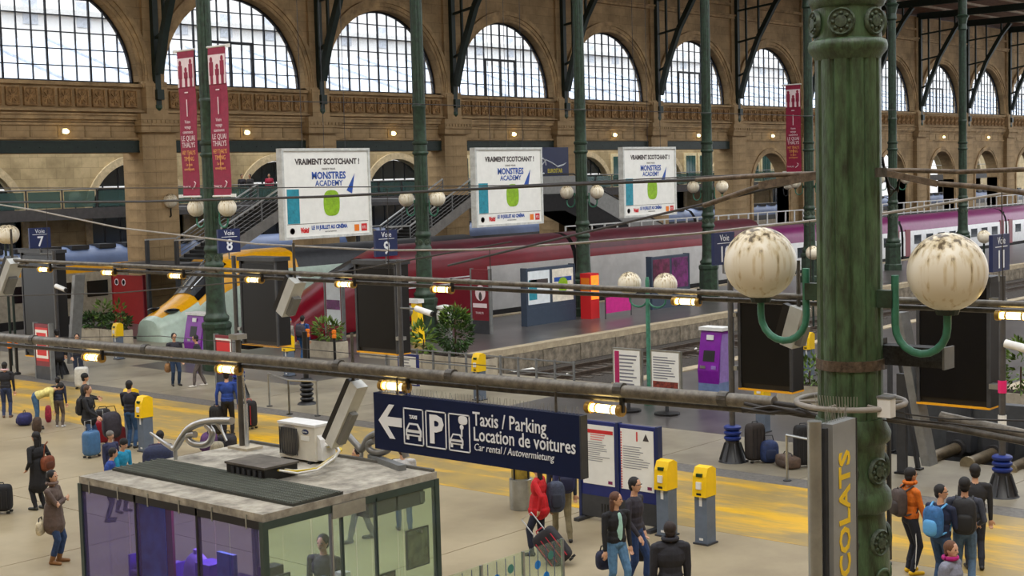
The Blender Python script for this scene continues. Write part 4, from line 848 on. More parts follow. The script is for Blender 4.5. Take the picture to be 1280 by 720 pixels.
for y in (-3.4, -1.2, 1.1, 3.4): MB().box(-.12, 0, y - .12, y + .12, 0, 2.05).build('rib', DGREY, t)
# gate posts right of the foreground column
for i, (px, py, h) in enumerate(((1128, 592, 2.2), (1088, 560, 2.0), (1113, 565, 2.4), (1148, 587, 2.3))):
    p = G(px, py); t = thing('gate_post', p, ['wide dark gate post above the orange-clad man', 'dark gate post beside the foreground column', 'thin dark gate post between two wider ones', 'leaning thin dark gate post left of the buffers'][i], 'post', group='dark gate posts')
    wd = (.2, .3, .08, .07)[i]; MB().obox((0, .2 if i == 3 else 0, h / 2), (.06, 0, 0), (0, wd / 2, 0), (0, .2 if i == 3 else 0, h / 2)).build('upright', DGREY, t); MB().box(-.1, .1, -wd / 2 - .05 , wd / 2 + .05, 0, .04).build('foot_plate', BLACK, t)
# ================================================================ OVERHEAD PIPES, LAMPS, CABLES
PIPE = M('pipe_grey', (112, 106, 96), .45, .4, var=.25, scale=12); PIPED = M('pipe_dark', (84, 80, 74), .5, .3, var=.25, scale=12); WIRE = M('cable_dark', (50, 46, 44), .6, var=.15); WIREL = M('cable_pale', (150, 144, 136), .6, var=.15)
XP, XU = 11.45, 12.2
def pxl(pts, X): return [onX(x, y, X) for x, y in pts]
t = thing('lighting_truss', onX(470, 465, XP), 'thick lower overhead pipe with cable tray crossing the concourse', 'truss'); o = Vector(t.location)
def rel(pts): return [p - o for p in pts]
MB().tube(rel(pxl([(-60, 416), (320, 449), (640, 478), (968, 504)], XP)), .066, 14).build('main_pipe', PIPE, t, 60); MB().tube(rel(pxl([(-60, 425), (320, 458.5), (640, 488), (968, 515)], XP + .1)), .032, 10).build('lower_pipe', PIPED, t, 60)
for x in range(40, 960, 130): MB().obox(onX(x, 421.5 + x * .0857, XP) - o, (.008, .0, 0), (0, .13, -.03), (.0, .03, .02)).build('brace', PIPE, t)
for x in (40, 180, 420, 560, 770, 900): MB().lathe([(.074, 0), (.074, .1)], 12).build('sleeve', PIPED, t, None, onX(x, 421 + x * .0855, XP) - o).rotation_euler = (PI / 2, 0, 0)
MB().tube(rel(pxl([(968, 504), (1000, 508), (1020, 512)], XP) + [Vector((11.3, 6.4, 4.6))]), .025, 8).build('cable', WIRE, t, 60)
for k in range(4): MB().tube(rel([Vector(p) + Vector((random.uniform(-.04, .04), 0, random.uniform(-.05, .03))) for p in pxl([(930, 508), (965, 510), (1000, 514), (1030, 519)], XP - .1)]), .018, 6).build('cable', WIRE, t, 60)
t = thing('cable_pipe', onX(1200, 525, XP), 'lower overhead pipe continuing right of the foreground column', 'truss'); o = Vector(t.location)
MB().tube(rel(pxl([(1176, 522), (1300, 549)], XP)), .055, 12).build('main_pipe', PIPE, t, 60); MB().tube(rel(pxl([(1110, 524), (1180, 533), (1300, 556)], XP - .1)), .03, 8).build('lower_pipe', PIPED, t, 60)
for k in range(3): MB().tube(rel([Vector(p) + Vector((0, 0, .05 * k - .05)) for p in pxl([(1104, 518), (1140, 524 + k), (1185, 527 + k * 2), (1300, 552 - k * 9)], XP - .12)]), .007, 6).build('cable', WIRE, t, 60)
t = thing('cable_ring', (11.4, 6.0, 4.63), 'pale ring clamped round the foreground column holding cables', 'ring'); MB().tube([(.47 * math.cos(a), .47 * math.sin(a), 0) for a in [2 * PI * i / 40 for i in range(41)]], .025, 8, cap=False).build('hoop', WIREL, t, 60)
for i in range(6): a = i * PI / 3; MB().tube([(.28 * math.cos(a), .28 * math.sin(a), 0), (.47 * math.cos(a), .47 * math.sin(a), 0)], .015, 6).build('spoke', WIREL, t)
for i in range(16): a = PI * .95 + i * .05; MB().tube([(.47 * math.cos(a), .47 * math.sin(a), 0), (.5 * math.cos(a), .5 * math.sin(a), .12)], .004, 4).build('bird_spike', STEEL, t)
t = thing('lighting_truss', onX(470, 344, XU), 'thin double upper overhead pipe crossing the whole view', 'truss'); o = Vector(t.location)
MB().tube(rel(pxl([(-60, 322), (320, 339), (640, 355), (980, 370), (1340, 383)], XU)), .03, 10).build('upper_pipe', PIPE, t, 60); MB().tube(rel(pxl([(-60, 329), (320, 346.5), (640, 363), (980, 378), (1340, 392)], XU + .05)), .024, 8).build('lower_pipe', PIPED, t, 60)
for x in range(30, 1280, 118): MB().obox(onX(x, 328 + x * .0435, XU) - o, (.03, 0, 0), (0, .1, .0), (0, 0, .012)).build('brace', PIPE, t)
for i, (x, y0, y1) in enumerate(((58, 258, 330), (484, 235, 345), (612, 312, 356), (1012, 276, 366), (1252, 240, 378))): MB().tube([onX(x, y0, XU) - o, onX(x + 2, y1, XU) - o], .005, 5).build('hanger', WIRE, t)
BRASS = M('lamp_brass', (176, 140, 70), .35, .6, var=.2); LGL = glass('lamp_glass', (236, 216, 160), .35, .1)
def floodlight(px, py, X, label, s=1.):
    p = onX(px, py, X); t = thing('tube_lamp', p, label, 'lamp', group='glowing tube lamps under the pipes')
    MB().lathe([(.036 * s, -.17 * s), (.042 * s, -.16 * s), (.042 * s, .16 * s), (.036 * s, .17 * s)], 14).build('bulb', GLOW, t, 40).rotation_euler = (PI / 2, 0, 0)
    for y in (-.2, .2): MB().lathe([(.062 * s, -.03 * s), (.068 * s, 0), (.062 * s, .03 * s)], 14).build('end_cap', BRASS, t, 40, (0, y * s, 0)).rotation_euler = (PI / 2, 0, 0)
    MB().box(-.02, .02, -.24 * s, -.2 * s, -.02, .14).build('clamp', BLACK, t)
    for y in (-.1, .1): MB().lathe([(.05 * s, -.008), (.05 * s, .008)], 12).build('guard', BRASS, t, None, (0, y * s, 0)).rotation_euler = (PI / 2, 0, 0)
for i, (px, py) in enumerate(((117, 447), (286, 462), (493, 483), (756, 511))): floodlight(px, py, XP + .05, 'glowing brass tube lamp, %s from the left under the lower pipe' % order[i])
for i, (px, py) in enumerate(((56, 337), (136, 341), (221, 345), (318, 350), (432, 355.5), (553, 362), (858, 377), (1268, 395))): floodlight(px, py, XU, 'glowing tube lamp, %s from the left under the upper pipe' % order[i], .72)
WIRES = [([(-40, 250), (40, 262), (150, 285), (320, 305), (480, 313), (600, 312), (720, 304), (870, 292), (1005, 277), (1110, 266), (1290, 236)], 20., .02, WIREL, 'pale drooping cable crossing the upper view'),
         ([(-40, 253), (180, 252), (400, 246), (560, 238), (700, 231), (860, 225), (1000, 218)], 22., .03, WIRE, 'dark tight cable passing in front of the billboards'),
         ([(-40, 235), (300, 235), (640, 232), (800, 224), (960, 217)], 22.5, .012, WIRE, 'thin cable just above the dark tight cable'),
         ([(560, 332), (700, 298), (850, 262), (960, 236), (1022, 221)], 11.6, .012, WIRE, 'slanting cable rising towards the foreground column'),
         ([(-40, 371), (150, 366), (330, 350), (440, 338), (640, 302)], 24., .018, WIRE, 'dark cable above the upper pipe at left'),
         ([(-40, 430), (60, 422), (200, 420), (420, 440), (620, 458)], 14., .006, WIRE, 'hair-thin wire near the lower pipe'),
         ([(330, 126), (520, 130), (720, 137), (880, 141), (1010, 145), (1120, 137)], 45., .018, WIRE, 'thin rod linking the green columns high up')]
for pts, X, r, m, lab in WIRES: tag(MB().tube(pxl(pts, X) if X < 40 else [onY(x_, y_, 41.5) for x_, y_ in pts], r, 6).build('overhead_cable', m, None, 60), lab, 'cable')
# catenary arms fixed to the foreground column
t = thing('catenary_bracket', (11.4, 6.0, 6.6), 'rusty cable bracket arms on the right of the foreground column', 'bracket'); o = Vector(t.location); RUS2 = M('rusty_arm', (112, 98, 84), .6, .4, var=.3, scale=14)
MB().tube(rel([Vector((11.4, 5.74, 6.66))] + pxl([(1135, 213), (1200, 215), (1300, 211)], 11.6)), .02, 8).build('upper_rod', RUS2, t, 60); MB().bar(onX(1106, 216, 11.35) - o, onX(1172, 230, 11.5) - o, .04, .055).build('arm', RUS2, t); MB().tube(rel(pxl([(1165, 229), (1230, 234), (1300, 244)], 11.5)), .022, 8).build('lower_rod', RUS2, t, 60)
MB().lathe([(.05, -.03), (.05, .05)], 10, onX(1101, 217, 11.3) - o).build('fixing', PIPED, t)
for k in range(4): MB().tube(rel(pxl([(1103, 205 - k * 3), (1112, 232 + k * 5), (1122, 240 - k * 2), (1125, 218)], 11.45)), .01, 5).build('cable_loop', WIRE, t, 60)
t = thing('catenary_bracket', (11.4, 6.0, 6.55), 'rusty cable bracket arms on the left of the foreground column', 'bracket'); o = Vector(t.location)
MB().tube(rel(pxl([(870, 225), (960, 219), (1024, 217)], 11.5)), .022, 8).build('upper_rod', RUS2, t, 60); MB().bar(onX(1024, 219, 11.45) - o, onX(950, 232, 11.5) - o, .05, .07).build('arm', RUS2, t); MB().tube(rel(pxl([(880, 257), (920, 243), (955, 231)], 11.5)), .025, 8).build('lower_rod', RUS2, t, 60)
# loudspeaker on the column
p0, p1 = onX(1106, 442, 11.6), onX(1184, 444, 11.6); t = thing('loudspeaker', p0, 'long black bird-spotted box fixed to the foreground column', 'loudspeaker'); MB().box(-.09, .09, (p1 - p0).y, .05, -.085, .085).build('case', M('box_spotted', (34, 34, 34), .7, var=.9, scale=40), t); MB().box(-.1, .1, (p1 - p0).y - .02, (p1 - p0).y, -.095, .095).build('end_plate', GREY, t); MB().box(-.05, .05, .0, .09, -.14, .14).build('bracket', BLACK, t)
p = onX(1108, 508, 11.2); t = thing('junction_box', p, 'small white faceted box on the foreground column', 'box'); MB().box(-.05, .05, -.06, .06, -.09, .07).build('case', WHITE, t); MB().box(-.055, .055, -.065, .065, .07, .09).build('lid', GREY, t)
# slanting hanging screens
def screen(top, bot, X, wd, label, light=True):
    a, b = onX(*top, X), onX(*bot, X); c = (a + b) / 2; t = thing('hanging_screen', c, label, 'screen', group='slanting hanging screens'); ax = (a - b) / 2; sd = Vector((1, 0, 0)); nn = ax.normalized().cross(sd).normalized()
    MB().obox((0, 0, 0), ax, sd * wd, nn * .07).build('shell', M('screen_shell', (196, 198, 194), .5, var=.06), t); MB().obox(nn * .11, ax * .96, sd * wd * .95, nn * .04).build('display', BLACK, t); MB().obox(-nn * .1 - ax * .3, ax * .5, sd * wd * .6, nn * .03).build('back_box', GREY, t)
    MB().tube([ax * .6, ax * .6 + Vector((0, 0, abs(a.z - b.z) * .6 + .3))], .02, 6).build('hanger', PIPED, t); return t
screen((449, 480), (417, 555), 11.6, .09, 'grey slanting hanging screen beside the taxi sign'); screen((372, 350), (356, 392), 12.2, .1, 'white slanting hanging screen before the red train'); screen((1001, 384), (988, 432), 12.2, .09, 'white slanting hanging screen left of the foreground column'); screen((19, 326), (5, 366), 12.2, .12, 'white slanting hanging screen at the left edge')
for i, (px, py, yp) in enumerate(((76, 360, 45.95), (530, 389, 28.42), (1275, 434, 11.31))):
    q = onX(px, py, 27.8); t = thing('security_camera', q, ['white tube camera near the track seven sign', 'white tube camera near the yellow help post', 'white tube camera at the right edge'][i], 'camera', group='white tube cameras'); MB().tube([(0, .3, .06), (0, -.3, -.06)], .085, 12).build('housing', WHITE, t, 40); MB().tube([(0, -.3, -.06), (0, -.36, -.075)], .07, 12).build('lens_hood', BLACK, t); MB().tube([(0, .1, .05), (.03, yp - q.y, .05)], .025, 6).build('arm', GREY, t)
t = thing('leaflet_stand', G(512, 500), 'blue-framed white notice stand above the taxi sign', 'notice board'); MB().box(-.04, .04, -.42, .42, .45, 1.4).build('frame', M('panel_blue', (22, 36, 104), .45), t); MB().box(-.046, -.04, -.36, .36, .5, 1.34).build('sheet', PAPER, t); q = MB(); lines(q, -.3, .3, .6, 1.25, 7, -.05, 4, .35); q.build('print', INKL, t); MB().box(-.03, .03, -.05, .05, .05, .45).build('stem', DGREY, t); MB().box(-.25, .25, -.3, .3, 0, .05).build('foot', BLACK, t)
# ---- taxi and parking sign
c00, c10, c01 = onX(470.5, 491, XP), onX(728, 517.5, XP), onX(472, 559.5, XP); zt, zb = (c00.z + c10.z) / 2, c01.z; yl, yr = c00.y, c10.y; W = yl - yr; Hs = zt - zb
t = thing('direction_sign', (XP, yl, zb), 'dark blue hanging sign for taxis, parking and car rental', 'sign')
MB().box(-.05, .05, -W, 0, 0, Hs).build('panel', M('taxi_navy', (10, 24, 60), .6, var=.08, scale=3, spec=.2), t); MB().box(-.055, .055, -W - .02, -W, 0, Hs).build('end_trim', DGREY, t)
e = -.053; ar_ = [(.08, .52), (.26, .82), (.345, .82), (.225, .6), (.46, .6), (.46, .44), (.225, .44), (.345, .22), (.26, .22)]
MB().prism([(-a, b * Hs) for a, b in ar_], lambda a, b, d: (d, a, b), e - .004, e + .002).build('arrow', SIGNW, t, fix=True)
def frame(mb, y0, y1, z0, z1, w_=.014):
    for a in ((y0, y1, z0, z0 + w_), (y0, y1, z1 - w_, z1), (y0, y0 - w_, z0, z1), (y1 + w_, y1, z0, z1)): mb.box(e - .004, e + .002, *a)
f = MB()
for (u0, u1) in ((.49, .81), (.845, 1.165), (1.2, 1.525)): frame(f, -u0, -u1, .16 * Hs, .8 * Hs)
f.build('pictogram_frame', SIGNW, t)
def carpic(yc, z0, s_):
    m = MB(); P = lambda u, v: (yc - u * s_, z0 + v * s_)
    m.prism([P(-.5, .12), P(-.5, .38), P(-.28, .72), P(.28, .72), P(.5, .38), P(.5, .12)], lambda a, b, d: (d, a, b), e - .004, e + .002); m.prism([P(-.46, -.06), P(-.46, .12), P(-.3, .12), P(-.3, -.06)], lambda a, b, d: (d, a, b), e - .004, e + .002); m.prism([P(.3, -.06), P(.3, .12), P(.46, .12), P(.46, -.06)], lambda a, b, d: (d, a, b), e - .004, e + .002)
    m.build('car_pictogram', SIGNW, t, fix=True); k = MB(); k.prism([P(-.36, .42), P(-.22, .64), P(.22, .64), P(.36, .42)], lambda a, b, d: (d, a, b), e - .007, e - .003); k.prism([P(-.4, .2), P(-.4, .28), P(.4, .28), P(.4, .2)], lambda a, b, d: (d, a, b), e - .007, e - .003); k.build('car_glass', M('taxi_navy'), t, fix=True)
carpic(-.65, .27 * Hs, .25); carpic(-1.32, .24 * Hs, .2); text('TAXI', .055, SIGNW, t, (e - .003, -.65, .62 * Hs), (0, -1, 0), (0, 0, 1), 'CENTER', bold=.003); text('P', .44, SIGNW, t, (e - .003, -1.005, .26 * Hs), (0, -1, 0), (0, 0, 1), 'CENTER', bold=.014)
k = MB(); k.sph((e, -1.42, .7 * Hs), (.004, .07, .05), 12, .7); k.tube([(e, -1.4, .58 * Hs), (e, -1.4, .42 * Hs)], .01, 6); k.sph((e, -1.4, .58 * Hs), (.004, .03, .03), 10); k.build('hand_and_key_pictogram', SIGNW, t)
text('Taxis / Parking', .215, SIGNW, t, (e - .002, -1.57, .645 * Hs), (0, -1, 0), (0, 0, 1), bold=.002, sx=.82); text('Location de voitures', .215, SIGNW, t, (e - .002, -1.57, .39 * Hs), (0, -1, 0), (0, 0, 1), bold=.002, sx=.8); text('Car rental / Autovermietung', .115, SIGNW, t, (e - .002, -1.575, .225 * Hs), (0, -1, 0), (0, 0, 1), shear=.2, sx=.85)
for j in range(64): MB().tube([(0, -.05 - j * W / 65, Hs), (random.uniform(-.02, .02), -.05 - j * W / 65 + random.uniform(-.02, .02), Hs + .085)], .003, 3).build('bird_spike', STEEL, t)
for y in (-.35, -1.6, -W + .35): MB().tube([(0, y, Hs), (0, y, Hs + .32)], .014, 6).build('hanger', PIPED, t)
# ---- vertical chocolate sign
t = thing('vertical_sign', (9.8, 5.27, 0), 'tall grey sign with yellow vertical chocolate lettering', 'sign'); q0 = onY(1032, 530, 5.27); q1 = onY(1072, 526, 5.2); 
MB().box(q0.x - 9.8, q1.x - 9.8, -.06, .04, .3, q0.z).build('panel', M('sign_silver', (146, 148, 148), .4, .3, var=.06), t); MB().box(q1.x - 9.8 - .012, q1.x - 9.8 + .004, -.064, .044, .3, q0.z).build('edge_trim', BLACK, t)
l0 = onY(1013, 525, 5.32).x - 9.8; l1 = onY(1023, 525, 5.32).x - 9.8; MB().lathe([(.055, 0), (.055, q0.z + .03)], 16).build('pole', STEEL, t, 60, (l0 + .06, .05, 0)); MB().box(l0 + .1, q0.x - 9.8, -.02, .02, .3, q0.z - .03).build('spine', DGREY, t); MB().box(l0 - .05, q1.x - 9.8 + .05, -.2, .3, 0, .3).build('plinth', DGREY, t)
xm = (q0.x + q1.x) / 2 - 9.8; text('CHOCOLATS', .235, M('choc_yellow', (236, 196, 10), .5, var=.04), t, (xm + .065, -.063, onY(1056, 559, 5.27).z), (0, 0, 1), (-1, 0, 0), 'RIGHT', bold=.006, sx=1.12)
for j in range(18): MB().tube([(q0.x - 9.8 + j * .02, 0, q0.z), (q0.x - 9.8 + j * .02 + random.uniform(-.02, .02), random.uniform(-.03, .03), q0.z + .1)], .003, 3).build('bird_spike', STEEL, t)
# steel standpipe right of the column
p = G(1103, 705); t = thing('steel_standpipe', p, 'polished steel barrier post right of the foreground column', 'post'); MB().lathe([(.05, 0), (.05, 1.4), (.12, 1.5), (.12, 2.05), (.05, 2.1)], 14).build('pole', STEEL, t, 50); MB().lathe([(.16, 0), (.16, .03)], 14).build('foot', BLACK, t); MB().box(-.03, .03, -.16, -.1, .1, 2.3).build('rear_bar', BLACK, t)
# ================================================================ GLASS KIOSK
kx0, ky0 = 11.1, 13.86; kx1, ky1 = 14.16, 17.9; KZ = 2.6; KW, KD = ky1 - ky0, kx1 - kx0
t = thing('glass_kiosk', (kx0, ky0, 0), 'glass sales kiosk with dusty flat roof in the foreground', 'kiosk'); K = t
ROOFM = M('kiosk_roof', (168, 162, 148), .85, var=.22, scale=3, bump=.3, bscale=20, dark=(104, 98, 88)); KFR = M('kiosk_frame', (62, 78, 74), .4, .4, var=.08); KFD = M('kiosk_frame_dark', (34, 34, 40), .4, .4, var=.08)
MB().box(-.02, KD + .02, -.02, KW + .02, KZ - .1, KZ).build('roof', ROOFM, t); MB().box(0, KD, 0, KW, KZ - .16, KZ - .1).build('ceiling_panel', KFD, t); MB().box(0, KD, 0, KW, 0, .03).build('floor_panel', M('kiosk_floor', (120, 124, 100), .5), t)
VIO = glass('violet_glass', (180, 166, 224), .1, .06); GRN = glass('green_glass', (232, 244, 230), .07, .04)
for i in range(6): MB().box(-.02, 0, KW * i / 6 + .015, KW * (i + 1) / 6 - .015, .05, KZ - .16).build('glass_panel', VIO, t)
for i in range(4): MB().box(KD * i / 4 + .015, KD * (i + 1) / 4 - .015, -.02, 0, .05, KZ - .16).build('glass_panel', GRN, t)
for i in range(4): MB().box(KD * i / 4 + .015, KD * (i + 1) / 4 - .015, KW, KW + .02, .05, KZ - .16).build('glass_panel', GRN, t)
for i in range(6): MB().box(KD, KD + .02, KW * i / 6 + .015, KW * (i + 1) / 6 - .015, .05, KZ - .16).build('glass_panel', GRN, t)
for x, y in ((0, 0), (0, KW), (KD, 0), (KD, KW)): MB().box(x - .04, x + .04, y - .04, y + .04, 0, KZ - .1).build('corner_post', KFR, t)
for x0, x1, y0, y1, m in ((-.03, .03, 0, KW, KFD), (0, KD, -.03, .03, KFR), (KD - .03, KD + .03, 0, KW, KFR), (0, KD, KW - .03, KW + .03, KFR)): MB().box(x0, x1, y0, y1, KZ - .2, KZ - .1).build('top_rail', m, t); MB().box(x0, x1, y0, y1, 0, .08).build('bottom_rail', m, t)
for y in (KW * .67, KW * .33): MB().box(-.03, .03, y - .02, y + .02, 0, KZ - .1).build('mullion', KFD, t)
for x in (KD * .36, KD * .42, KD * .62): MB().box(x - .012, x + .012, -.03, .03, 0, KZ - .15).build('mullion', STEEL if x < KD * .4 else KFR, t)
MB().box(KD * .36, KD * .55, -.05, -.02, KZ - .28, KZ - .1).build('label_plate', STEEL, t)
for i in range(6):
    y = .3 + i * .7; MB().box(-.035, -.02, y - .012, y + .012, KZ - .22, KZ - .04).build('glass_clip', STEEL, t); 
def R(x, y, z=KZ): p = G(x, y, z); return (p.x - kx0, p.y - ky0)
a, b = R(134, 587, KZ), R(353, 632, KZ); c, d = R(205, 577, KZ), R(395, 608, KZ)
gr = MB(); gx0, gx1 = a[0], c[0]; gr.box(gx0, gx1, -.0, KW - .05, KZ, KZ + .035); gr.build('grating_tray', M('grating_dark', (58, 60, 54), .8, var=.1), t)
gb = MB()
for j in range(int((KW - .1) / .045)): gb.box(gx0 + .01, gx1 - .01, .02 + j * .045, .035 + j * .045, KZ + .035, KZ + .05)
for j in range(8): gb.box(gx0 + (gx1 - gx0) * (j + .3) / 8, gx0 + (gx1 - gx0) * (j + .5) / 8, .0, KW - .05, KZ + .035, KZ + .048)
o_ = gb.build('grating_bars', M('grating_bar', (88, 92, 82), .7, var=.1), t); o_['kind'] = 'stuff'
for (x0, y0, x1, y1) in (((KD - .05), .0, KD, KW), (1.3, .0, 1.34, KW * .7)): MB().box(x0, x1, y0, y1, KZ, KZ + .04).build('roof_seam', M('roof_seam', (96, 94, 88), .8), t)
e1, e2 = R(470, 575), R(500, 588); MB().bar((e1[0], e1[1] + .1, KZ + .04), (e2[0], e2[1] - .05, KZ + .04), .12, .08).build('roof_strip', GREY, t)
# rooftop box, air conditioner, cables
p = G(313, 597, KZ); t = thing('roof_vent', (p.x + .2, p.y, KZ), 'low black ventilation box on the kiosk roof', 'vent'); MB().box(-.28, .3, -.42, .42, 0, .17).build('box', BLACK, t); MB().box(-.3, .32, -.44, .44, .17, .2).build('lid', M('dusty_lid', (96, 90, 82), .9, var=.2), t)
for i in range(6): MB().box(-.3, -.28, -.36 + i * .12, -.3 + i * .12, .03, .14).build('slot', DGREY, t)
p = G(372, 577, KZ); t = thing('air_conditioner', (p.x + .16, p.y, KZ), 'white outdoor air conditioning unit on the kiosk roof', 'air conditioner'); ACW = M('ac_white', (214, 210, 196), .5, var=.06)
MB().box(-.16, .16, -.4, .4, .04, .56).build('case', ACW, t); MB().box(-.175, .175, -.41, .41, .54, .575).build('top', WHITE, t)
g_ = MB().sph((-.17, .16, .3), (.03, .22, .23), 28, .75).build('fan_grille', M('ac_grille', (110, 104, 94), .6, var=.1), t, 50)
for i in range(12): MB().box(-.205, -.19, -.05 + i * .035, -.04 + i * .035, .1, .5).build('grille_bar', DGREY, g_)
MB().sph((-.165, -.2, .46), (.008, .075, .04), 16).build('badge', NAVY, t); text('Carrier', .035, SIGNW, t, (-.176, -.2, .45), (0, -1, 0), (0, 0, 1), 'CENTER', shear=.2); MB().box(-.168, -.16, -.28, -.1, .33, .4).build('sticker', PAPER, t)
MB().prism([(-.52, .06), (-.4, .06), (-.4, .42), (-.47, .36)], lambda a, b, d: (d, a, b), -.12, .14).build('valve_cover', WHITE, t, fix=True)
for y in (-.3, .3): MB().box(-.2, .2, y - .03, y + .03, 0, .04).build('foot', BLACK, t)
t = thing('roof_cables', (kx0 + 1.4, ky0 + .9, KZ), 'bundle of pale and yellow hoses by the air conditioner', 'cable')
for k in range(7):
    pts = [G(x + random.uniform(-3, 3), y + random.uniform(-2, 2), KZ + .03 + h + .02 * k) - Vector(t.location) for x, y, h in ((350, 588, 0), (372, 590, .02), (395, 586, .05), (415, 574, .1), (424, 562, .2), (418, 556, .2), (408, 558, .1))]
    MB().tube(pts, .016, 6).build('hose', [M('hose_pale', (190, 184, 166), .7), M('hose_yellow', (206, 180, 40), .6), WHITE, GREY][k % 4], t, 60)
# polished script sculpture of the kiosk: two scrolls
CHR = M('brushed_logo', (178, 178, 176), .28, .75, var=.08)
XS = 14.12
XL = 12.6
t = thing('scroll_sculpture', onX(218, 565, XL), 'silver scroll sculpture rising from the kiosk roof at left', 'sculpture'); o = Vector(t.location)
def spl(pts, n=6):
    out = []; P = [Vector((a, b, 0)) for a, b in pts]
    for i in range(len(P) - 1):
        p0, p1, p2, p3 = P[max(i - 1, 0)], P[i], P[i + 1], P[min(i + 2, len(P) - 1)]
        for k in range(n): u = k / n; out.append(.5 * ((2 * p1) + (p2 - p0) * u + (2 * p0 - 5 * p1 + 4 * p2 - p3) * u * u + (3 * p1 - p0 - 3 * p2 + p3) * u ** 3))
    out.append(P[-1]); return [(v.x, v.y) for v in out]
s1 = spl([(188, 541), (200, 550), (212, 558), (219, 560), (226, 549), (236, 536), (250, 529), (268, 526), (290, 526)]); s2 = spl([(258, 531), (265, 540), (263, 551), (255, 556), (243, 555), (236, 550), (236, 544), (244, 543)]); s3 = spl([(272, 528), (278, 540), (283, 551)])
for pts, r0, r1 in ((s1, .02, .055), (s2, .05, .05), (s3, .05, .02)):
    n = len(pts); MB().tube([onX(x, y, XL) - o for x, y in pts], .05, 12, rs=[r0 + (r1 - r0) * min(1, 2.2 * i / n) for i in range(n)]).build('scroll', CHR, t, 60)
q_ = onX(219, 560, XL) - o; MB().tube([q_, Vector((q_.x, q_.y, KZ - o.z - .02))], .03, 8).build('stem', CHR, t)
t = thing('scroll_sculpture', onX(500, 560, XS + .1), 'grey scroll sculpture behind the kiosk half hidden by the taxi sign', 'sculpture'); o = Vector(t.location)
for pts in (spl([(436, 545), (446, 556), (452, 562), (460, 548), (472, 541), (490, 540), (510, 544)]), spl([(482, 543), (488, 553), (484, 563), (472, 566), (462, 562), (461, 554), (468, 551)]), spl([(496, 544), (504, 560), (508, 572)])): MB().tube([onX(x, y, XS + .1) - o for x, y in pts], .05, 10).build('scroll', M('scroll_grey', (130, 128, 124), .35, .6, var=.1), t, 60)
MB().tube([onX(452, 562, XS + .1) - o, onX(452, 580, XS + .1) - o], .03, 8).build('stem', CHR, t)
# mast on the roof
p = G(303, 560, KZ); t = thing('roof_mast', (p.x, p.y, KZ), 'twin steel mast standing on the kiosk roof under the pipe', 'mast'); MB().lathe([(.045, 0), (.045, 1.75)], 12).build('pole', M('mast_dark', (96, 92, 86), .3, .6), t, 60); MB().tube([(0, -.12, .02), (0, -.12, .7)], .035, 12).build('sleeve', M('chrome'), t, 60); MB().tube([(0, -.12, .7), (0, -.06, 1.45)], .018, 10).build('rod', M('chrome'), t); MB().box(-.16, .16, -.3, .16, 0, .04).build('base_plate', CONC, t); MB().box(-.1, .1, -.1, .1, 1.7, 1.78).build('head_plate', STEEL, t)
# goods inside the kiosk
CYA = M('screen_cyan', (30, 130, 170), .4, var=.3, scale=2); VIOL = M('violet_plastic', (96, 60, 170), .45, var=.1); VIO2 = M('lilac_plastic', (150, 130, 190), .45, var=.1)
def at(x, y): return (kx0 + x, ky0 + y, .03)
t = thing('poster_screen', at(.5, 3.1), 'tall cyan poster inside the kiosk at left', 'poster'); MB().box(-.03, .03, -.35, .35, .95, 2.3).build('panel', CYA, t); MB().box(-.02, .02, -.5, -.36, .95, 2.2).build('red_strip', M('dark_red', (110, 16, 40), .5), t); MB().box(-.03, .03, -.05, .05, 0, .95).build('stem', DGREY, t); MB().box(-.2, .2, -.3, .3, 0, .03).build('foot', DGREY, t)
t = thing('poster_screen', at(.5, 1.4), 'cyan poster inside the kiosk at centre', 'poster'); MB().box(-.03, .03, -.16, .2, .6, 1.75).build('panel', CYA, t); MB().box(-.035, -.03, -.16, .2, 1.1, 1.12).build('red_line', REDP, t); MB().box(-.03, .03, -.05, .05, 0, .6).build('stem', DGREY, t); MB().box(-.2, .2, -.3, .3, 0, .03).build('foot', DGREY, t)
t = thing('display_shelf', at(.75, 3.3), 'violet display rack inside the kiosk', 'shelf'); MB().box(-.2, .25, -.5, .5, 0, .25).build('base', VIOL, t)
for z in (.5, .8, 1.1): MB().box(-.2, .25, -.45, .45, z, z + .03).build('shelf', VIO2, t); [MB().box(-.15, .15, -.4 + j * .28, -.2 + j * .28, z + .03, z + .2).build('packet', VIOL if j % 2 else VIO2, t) for j in range(3)]
for y in (-.48, .48): MB().box(-.2, .25, y - .02, y + .02, .2, 1.35).build('side', VIOL, t)
t = thing('shop_bust', at(.7, 2.35), 'lilac torso mannequin inside the kiosk', 'mannequin'); MB().sph((0, 0, 1.15), (.14, .26, .42), 18, .8).build('torso', VIO2, t, 60); MB().lathe([(.05, 1.5), (.05, 1.62)], 10).build('neck', VIO2, t); MB().lathe([(.2, 0), (.2, .03), (.04, .05), (.04, .8)], 12).build('stand', STEEL, t)
t = thing('shop_cube', at(.55, 1.85), 'deep violet upright box inside the kiosk', 'box'); MB().box(-.14, .14, -.16, .16, .0, 1.55).build('body', VIOL, t); MB().box(-.145, -.14, -.12, .12, .9, 1.4).build('print', M('deep_violet', (60, 30, 150), .4), t)
t = thing('sales_counter', at(1.35, 1.95), 'dark sales counter with violet front inside the kiosk', 'counter'); MB().box(-.3, .3, -.9, .7, 0, .95).build('body', VIOL, t); MB().box(-.35, .35, -.95, .75, .95, 1.0).build('top', DGREY, t); MB().box(.0, .3, -.3, -.1, 1., 1.3).build('till', BLACK, t)
